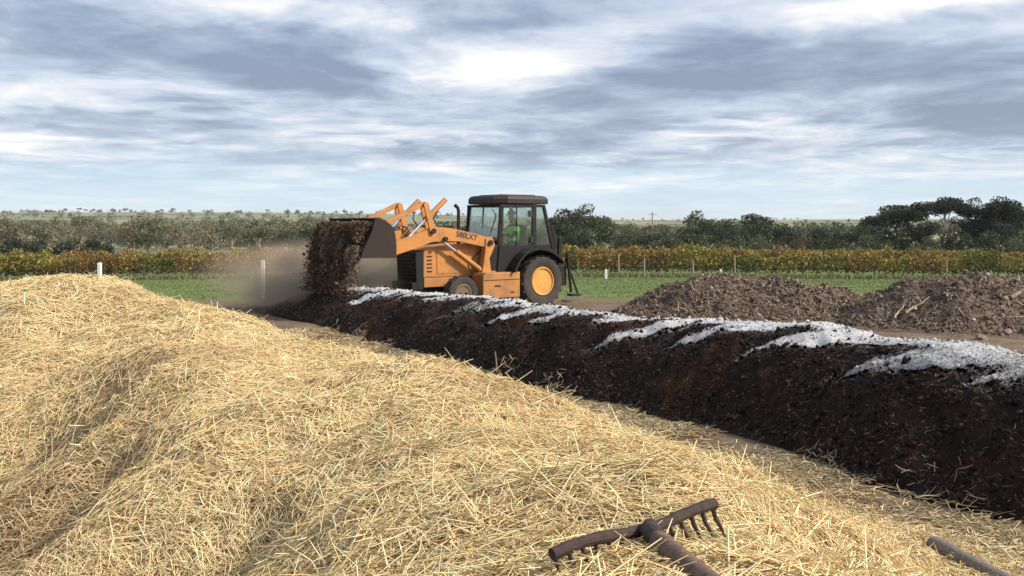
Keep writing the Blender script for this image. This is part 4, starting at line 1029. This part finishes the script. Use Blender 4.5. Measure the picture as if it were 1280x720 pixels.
# ============================================================ vineyard
VC={'orange':[(.29,.155,.042),(.23,.135,.04),(.17,.13,.045),(.31,.21,.055)],'yellow':[(.30,.25,.05),(.22,.20,.05),(.16,.16,.045),(.34,.24,.05)],
    'green':[(.13,.15,.04),(.10,.12,.035),(.19,.18,.05),(.08,.095,.03)],'russet':[(.22,.12,.045),(.16,.11,.04),(.12,.10,.04),(.26,.13,.04)]}
def vine_mesh(ck,seed,n=900):
    r2=np.random.default_rng(seed); pal=np.array(VC[ck]); 
    x=r2.uniform(-1.08,1.08,n); z=.26+1.26*r2.beta(1.5,1.1,n); z*=1+.10*np.sin(x*3+seed)+r2.normal(0,.03,n)
    y=r2.normal(0,.20,n)
    P=np.stack([x,y,z],1); cl=fbm(x*1.6+seed,z*2.2,3,seed); k=np.clip(((cl+.5)*4+r2.normal(0,.7,n)).astype(int),0,3)
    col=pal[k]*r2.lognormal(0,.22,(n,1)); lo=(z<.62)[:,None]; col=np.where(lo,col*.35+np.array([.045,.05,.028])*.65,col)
    global rng; sv=rng; rng=r2; V,F=quads(P,np.full(n,.075)); rng=sv
    return np_mesh('foliage',V,F,col=np.repeat(col,4,axis=0).clip(.01,.6))
vp={}
for ci,ck in enumerate(VC):
    for i in range(3):
        random.seed(ci*5+i); mb=MB(); mb.tube([(0,0,-.05),(.03,.02,.3),(-.02,0,.62),(.0,0,.75)],[.035,.03,.028,.025],6)
        mb.tube([(0,0,.70),(-.5,.02,.74),(-1.0,0,.72)],[.02,.016,.01],5); mb.tube([(0,0,.70),(.5,-.02,.73),(1.0,0,.72)],[.02,.016,.01],5)
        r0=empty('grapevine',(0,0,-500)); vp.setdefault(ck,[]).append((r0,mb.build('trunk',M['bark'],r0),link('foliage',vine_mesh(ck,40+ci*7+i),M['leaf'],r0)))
random.seed(11)
YV=55.5
def vrow(Y0,ang,first):
    x=-36.
    i=0
    while x<37:
        if first:
            px=640+x/Y0*1150
            if px<430: wts={'orange':.40,'russet':.25,'yellow':.25,'green':.10}
            elif px<1080: wts={'yellow':.44,'green':.34,'orange':.16,'russet':.06}
            elif px<1180: wts={'orange':.6,'yellow':.3,'green':.1}
            else: wts={'green':.35,'yellow':.5,'orange':.15}
        else: wts={'orange':.35,'russet':.35,'yellow':.2,'green':.1}
        px=640+x/Y0*1150
        ck=random.choices(list(wts),list(wts.values()))[0]; y=Y0+ang*x
        side='left of the loader' if px<520 else ('right of the loader' if px>700 else 'behind the loader')
        wd={'orange':'orange','russet':'russet brown','yellow':'yellow green','green':'green'}[ck]
        r0,t_,f_=random.choice(vp[ck]); r=r0.copy(); C.objects.link(r); r.name='grapevine'; r.location=(x,y,zt(x,y)-.02); r.rotation_euler=(0,0,math.pi*(random.random()<.5)+ang); r.scale=(1,random.uniform(.8,1.3),random.uniform(.84,1.2))
        where='front vine row' if first else 'rows behind the front one'
        tag(r,f'{wd} leaved grapevine in the {where}, {side}','grapevine',f'{wd} vines of the {where}, {side}')
        for ch in (t_,f_): k=ch.copy(); C.objects.link(k); k.parent=r
        x+=1.85; i+=1
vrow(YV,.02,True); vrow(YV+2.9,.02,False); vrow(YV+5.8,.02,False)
for ck in vp:
    for tup in vp[ck]:
        for o in (tup[1],tup[2],tup[0]): bpy.data.objects.remove(o)
# rows further back read as one sheet of vines (only tops show)
P=[];col=[];pa=np.array(VC['orange']+VC['russet']+VC['yellow'])
for rI in range(10):
    Y0=YV+8.7+2.9*rI; n=5200; x=rng.uniform(-45,45,n); z=.55+1.0*rng.beta(1.8,1.1,n)+terr(x,np.full(n,Y0)); k=np.clip(((fbm(x*.4,x*0+rI,3,5)+.5)*12).astype(int)+rng.integers(-2,3,n),0,11)
    P.append(np.stack([x,Y0+rng.normal(0,.2,n),z],1)); col.append(pa[k]*rng.lognormal(0,.2,(n,1)))
P=np.vstack(P);col=np.vstack(col);V,F=quads(P,np.full(len(P),.11)); o=link('vineyard_beyond',np_mesh('vineyard_beyond',V,F,col=np.repeat(col,4,axis=0).clip(.01,.6)),M['leaf']); tag(o,'autumn coloured vine rows running on behind the front rows','vineyard',kind='stuff')
# wooden vineyard posts
for px,top,lab in ((773,318,'pale wooden post in the vine row, nearest the loader'),(918,319,'pale wooden post in the vine row above the left mulch heap'),(805,324,'short grey post in the vine row below the utility pole'),(1183,321,'wooden post in the vine row below the tallest gum'),(240,322,'grey wooden post in the vine row between the two white posts'),(8,330,'grey post in the vine row at the left edge'),(180,326,'grey wooden post in the vine row just right of the first white post'),(866,326,'grey post among the vines left of the left mulch heap')):
    y=YV-.45; x=(px-640)/1150*y; z0=zt(x,y); z1=2-(top-280)*y/1150
    MB().tube([(x,y,z0-.2),(x+.01,y,(z0+z1)/2),(x,y,z1)],[.06,.057,.052],8).build('vineyard_post',M['wood'],None,True)
    tag(bpy.data.objects[[o.name for o in bpy.data.objects if o.name.startswith('vineyard_post')][-1]],lab,'post','wooden posts in the front vine row')
# white posts
def wpost(px,y0,y1,d,w_,lab):
    x=(px-640)/1150*d; z0=zt(x,d); z1=2-(y0-280)*d/1150
    mb=MB(); mb.box((x,d,(z0-.2+z1)/2),(w_,w_,z1-z0+.2),bev=.012); mb.box((x,d,z1+.006),(w_*.8,w_*.8,.02),bev=.005)
    o=mb.build('white_post',M['whitepost']); tag(o,lab,'post','white marker posts in the grass')
wpost(124.5,329,350,27.5,.10,'white post standing behind the top of the straw heap')
wpost(328.5,326,373,25.2,.095,'tall white post in the grass left of the falling compost')
wpost(757.5,337,344,50,.13,'tiny white post in the grass between the loader and the left mulch heap')
wpost(901,337,343,49,.10,'tiny white post showing just above the left mulch heap')
o=MB().tube([((519-640)/1150*27,27,-.1),((518-640)/1150*27,27,1.0)],.035,8).build('white_post',M['whitepost'],None,True); tag(o,'thin white post seen between the bucket and the loader grille','post','white marker posts in the grass')
# utility pole
d=190; x=(815.5-640)/1150*d; z0=zt(x,d); z1=2+(280-265)*d/1150
up=empty('utility_pole',(x,d,z0)); tag(up,'thin wooden utility pole standing above the low bushes beyond the vines','utility pole')
MB().tube([(0,0,-.3),(0,0,z1-z0)],[.17,.11],8).build('pole',M['wood'],up,True); MB().box((0,0,z1-z0-.5),(1.7,.1,.1)).build('crossarm',M['wood'],up)
mb=MB(); [mb.tube([(k,0,z1-z0-.45),(k,0,z1-z0-.25)],.05,6) for k in (-.75,-.3,.3,.75)]; mb.build('insulators',M['whitepost'],up)
# ============================================================ grass
n=60000
x=rng.uniform(-26,26,n*2); y=25+31*rng.random(n*2)**1.2; ed=y+fbm(x*.35,y*.35,3,61)*4
ok=(ed>25.6)&(np.abs(x)<y*.66); x,y=x[ok][:n],y[ok][:n]; n=len(x); z=terr(x,y)-.03
h=rng.uniform(.015,.04,n)*(1+.8*np.clip(fbm(x*.5,y*.5,2,66),0,1)); a=rng.uniform(0,6.28,n); wd=.012+.0004*y
P=np.stack([x,y,z],1); D=np.stack([np.cos(a),np.sin(a),a*0],1); Lr_=np.stack([rng.normal(0,.3,n),rng.normal(0,.3,n),np.ones(n)],1)*h[:,None]
V=np.stack([P-D*wd[:,None],P+D*wd[:,None],P+Lr_],1).reshape(-1,3); F=np.arange(n*3).reshape(n,3)
gc=np.array([(.11,.155,.05),(.15,.19,.065),(.19,.19,.09),(.24,.22,.12)])[rng.choice(4,n,p=[.4,.35,.17,.08])]*rng.lognormal(0,.15,(n,1))
o=link('grass',np_mesh('grass',V,F,col=np.repeat(gc,3,axis=0)),M['leaf']); tag(o,'short green grass between the dirt yard and the vineyard','grass',kind='stuff')
# long dry grass under the vines
n=9000; x=rng.uniform(-34,34,n); y=YV-.9+rng.normal(0,.35,n); z=terr(x,y); h=rng.uniform(.12,.32,n); a=rng.uniform(0,6.28,n)
P=np.stack([x,y,z],1);D=np.stack([np.cos(a),np.sin(a),a*0],1);Lr_=np.stack([rng.normal(0,.3,n),rng.normal(0,.3,n),np.ones(n)],1)*h[:,None]
V=np.stack([P-D*.04,P+D*.04,P+Lr_],1).reshape(-1,3);gc=np.array([(.10,.12,.045),(.20,.18,.09),(.28,.24,.14)])[rng.choice(3,n)]
o=link('long_grass',np_mesh('long_grass',V,np.arange(n*3).reshape(n,3),col=np.repeat(gc,3,axis=0)),M['leaf']); tag(o,'long dry grass along the foot of the front vine row','grass',kind='stuff')
# ============================================================ small stones in the dirt yard
def dcol2(a,c,n): return np.array([.15,.11,.085])*rng.lognormal(0,.35,(n,1)).clip(.4,2)
scatter_clods('loose_dirt',lambda x,y:gz(x,y)-.05+.02,9000,(-9,16,3,25),lambda a,c,x,y,z:((heap(x,y)<0)&(dark(x,y)<0)).astype(float),(.010,.06),dcol2,None,'loose crumbs of earth on the dirt yard','dirt',xy=True)
# ============================================================ dust cloud
bm=bmesh.new(); bmesh.ops.create_icosphere(bm,subdivisions=3,radius=1)
me=bpy.data.meshes.new('dust_cloud'); bm.to_mesh(me); bm.free(); o=link('dust_cloud',me); o.location=(-4.1,22.3,.40); o.scale=(3.7,2.4,1.3); o.rotation_euler=(0,R(7),R(18))
tag(o,'brown dust cloud drifting low from under the raised bucket','dust',kind='stuff')
m=bpy.data.materials.new('dust'); m.use_nodes=True; nt=m.node_tree; nt.nodes.clear(); g=NG(nt); ou=g.n('ShaderNodeOutputMaterial'); pv=g.n('ShaderNodeVolumePrincipled')
tcn=g.n('ShaderNodeTexCoord').outputs['Object']; ln=g.n('ShaderNodeVectorMath',operation='LENGTH'); g.link(tcn,ln.inputs[0])
fall=g.ramp(ln.outputs['Value'],[(.15,1),(1,0)],'EASE'); nn=g.noise(tcn,2.2,4,.55,.4)
den=g.m('MULTIPLY',g.m('MULTIPLY',fall,g.ramp(nn,[(.35,0),(.65,1)])),DUST)
g.link(den,pv.inputs['Density']); pv.inputs['Color'].default_value=(.88,.69,.50,1); pv.inputs['Anisotropy'].default_value=.2
g.link(pv.outputs[0],ou.inputs['Volume']); o.data.materials.append(m)
try: m.cycles.volume_step_rate=1.0
except Exception: pass
# ============================================================ haze
if HAZE>0:
    hz=MB(); hz.box((0,0,9),(7300,7300,60)); ho=hz.build('haze',None); tag(ho,'thin pale haze in the distance','haze',kind='stuff')
    m=bpy.data.materials.new('haze'); m.use_nodes=True; nt=m.node_tree; nt.nodes.clear(); g=NG(nt); ou=g.n('ShaderNodeOutputMaterial'); pv=g.n('ShaderNodeVolumePrincipled')
    pv.inputs['Density'].default_value=HAZE; pv.inputs['Color'].default_value=(.93,.96,1,1); g.link(pv.outputs[0],ou.inputs['Volume']); ho.data.materials.append(m)
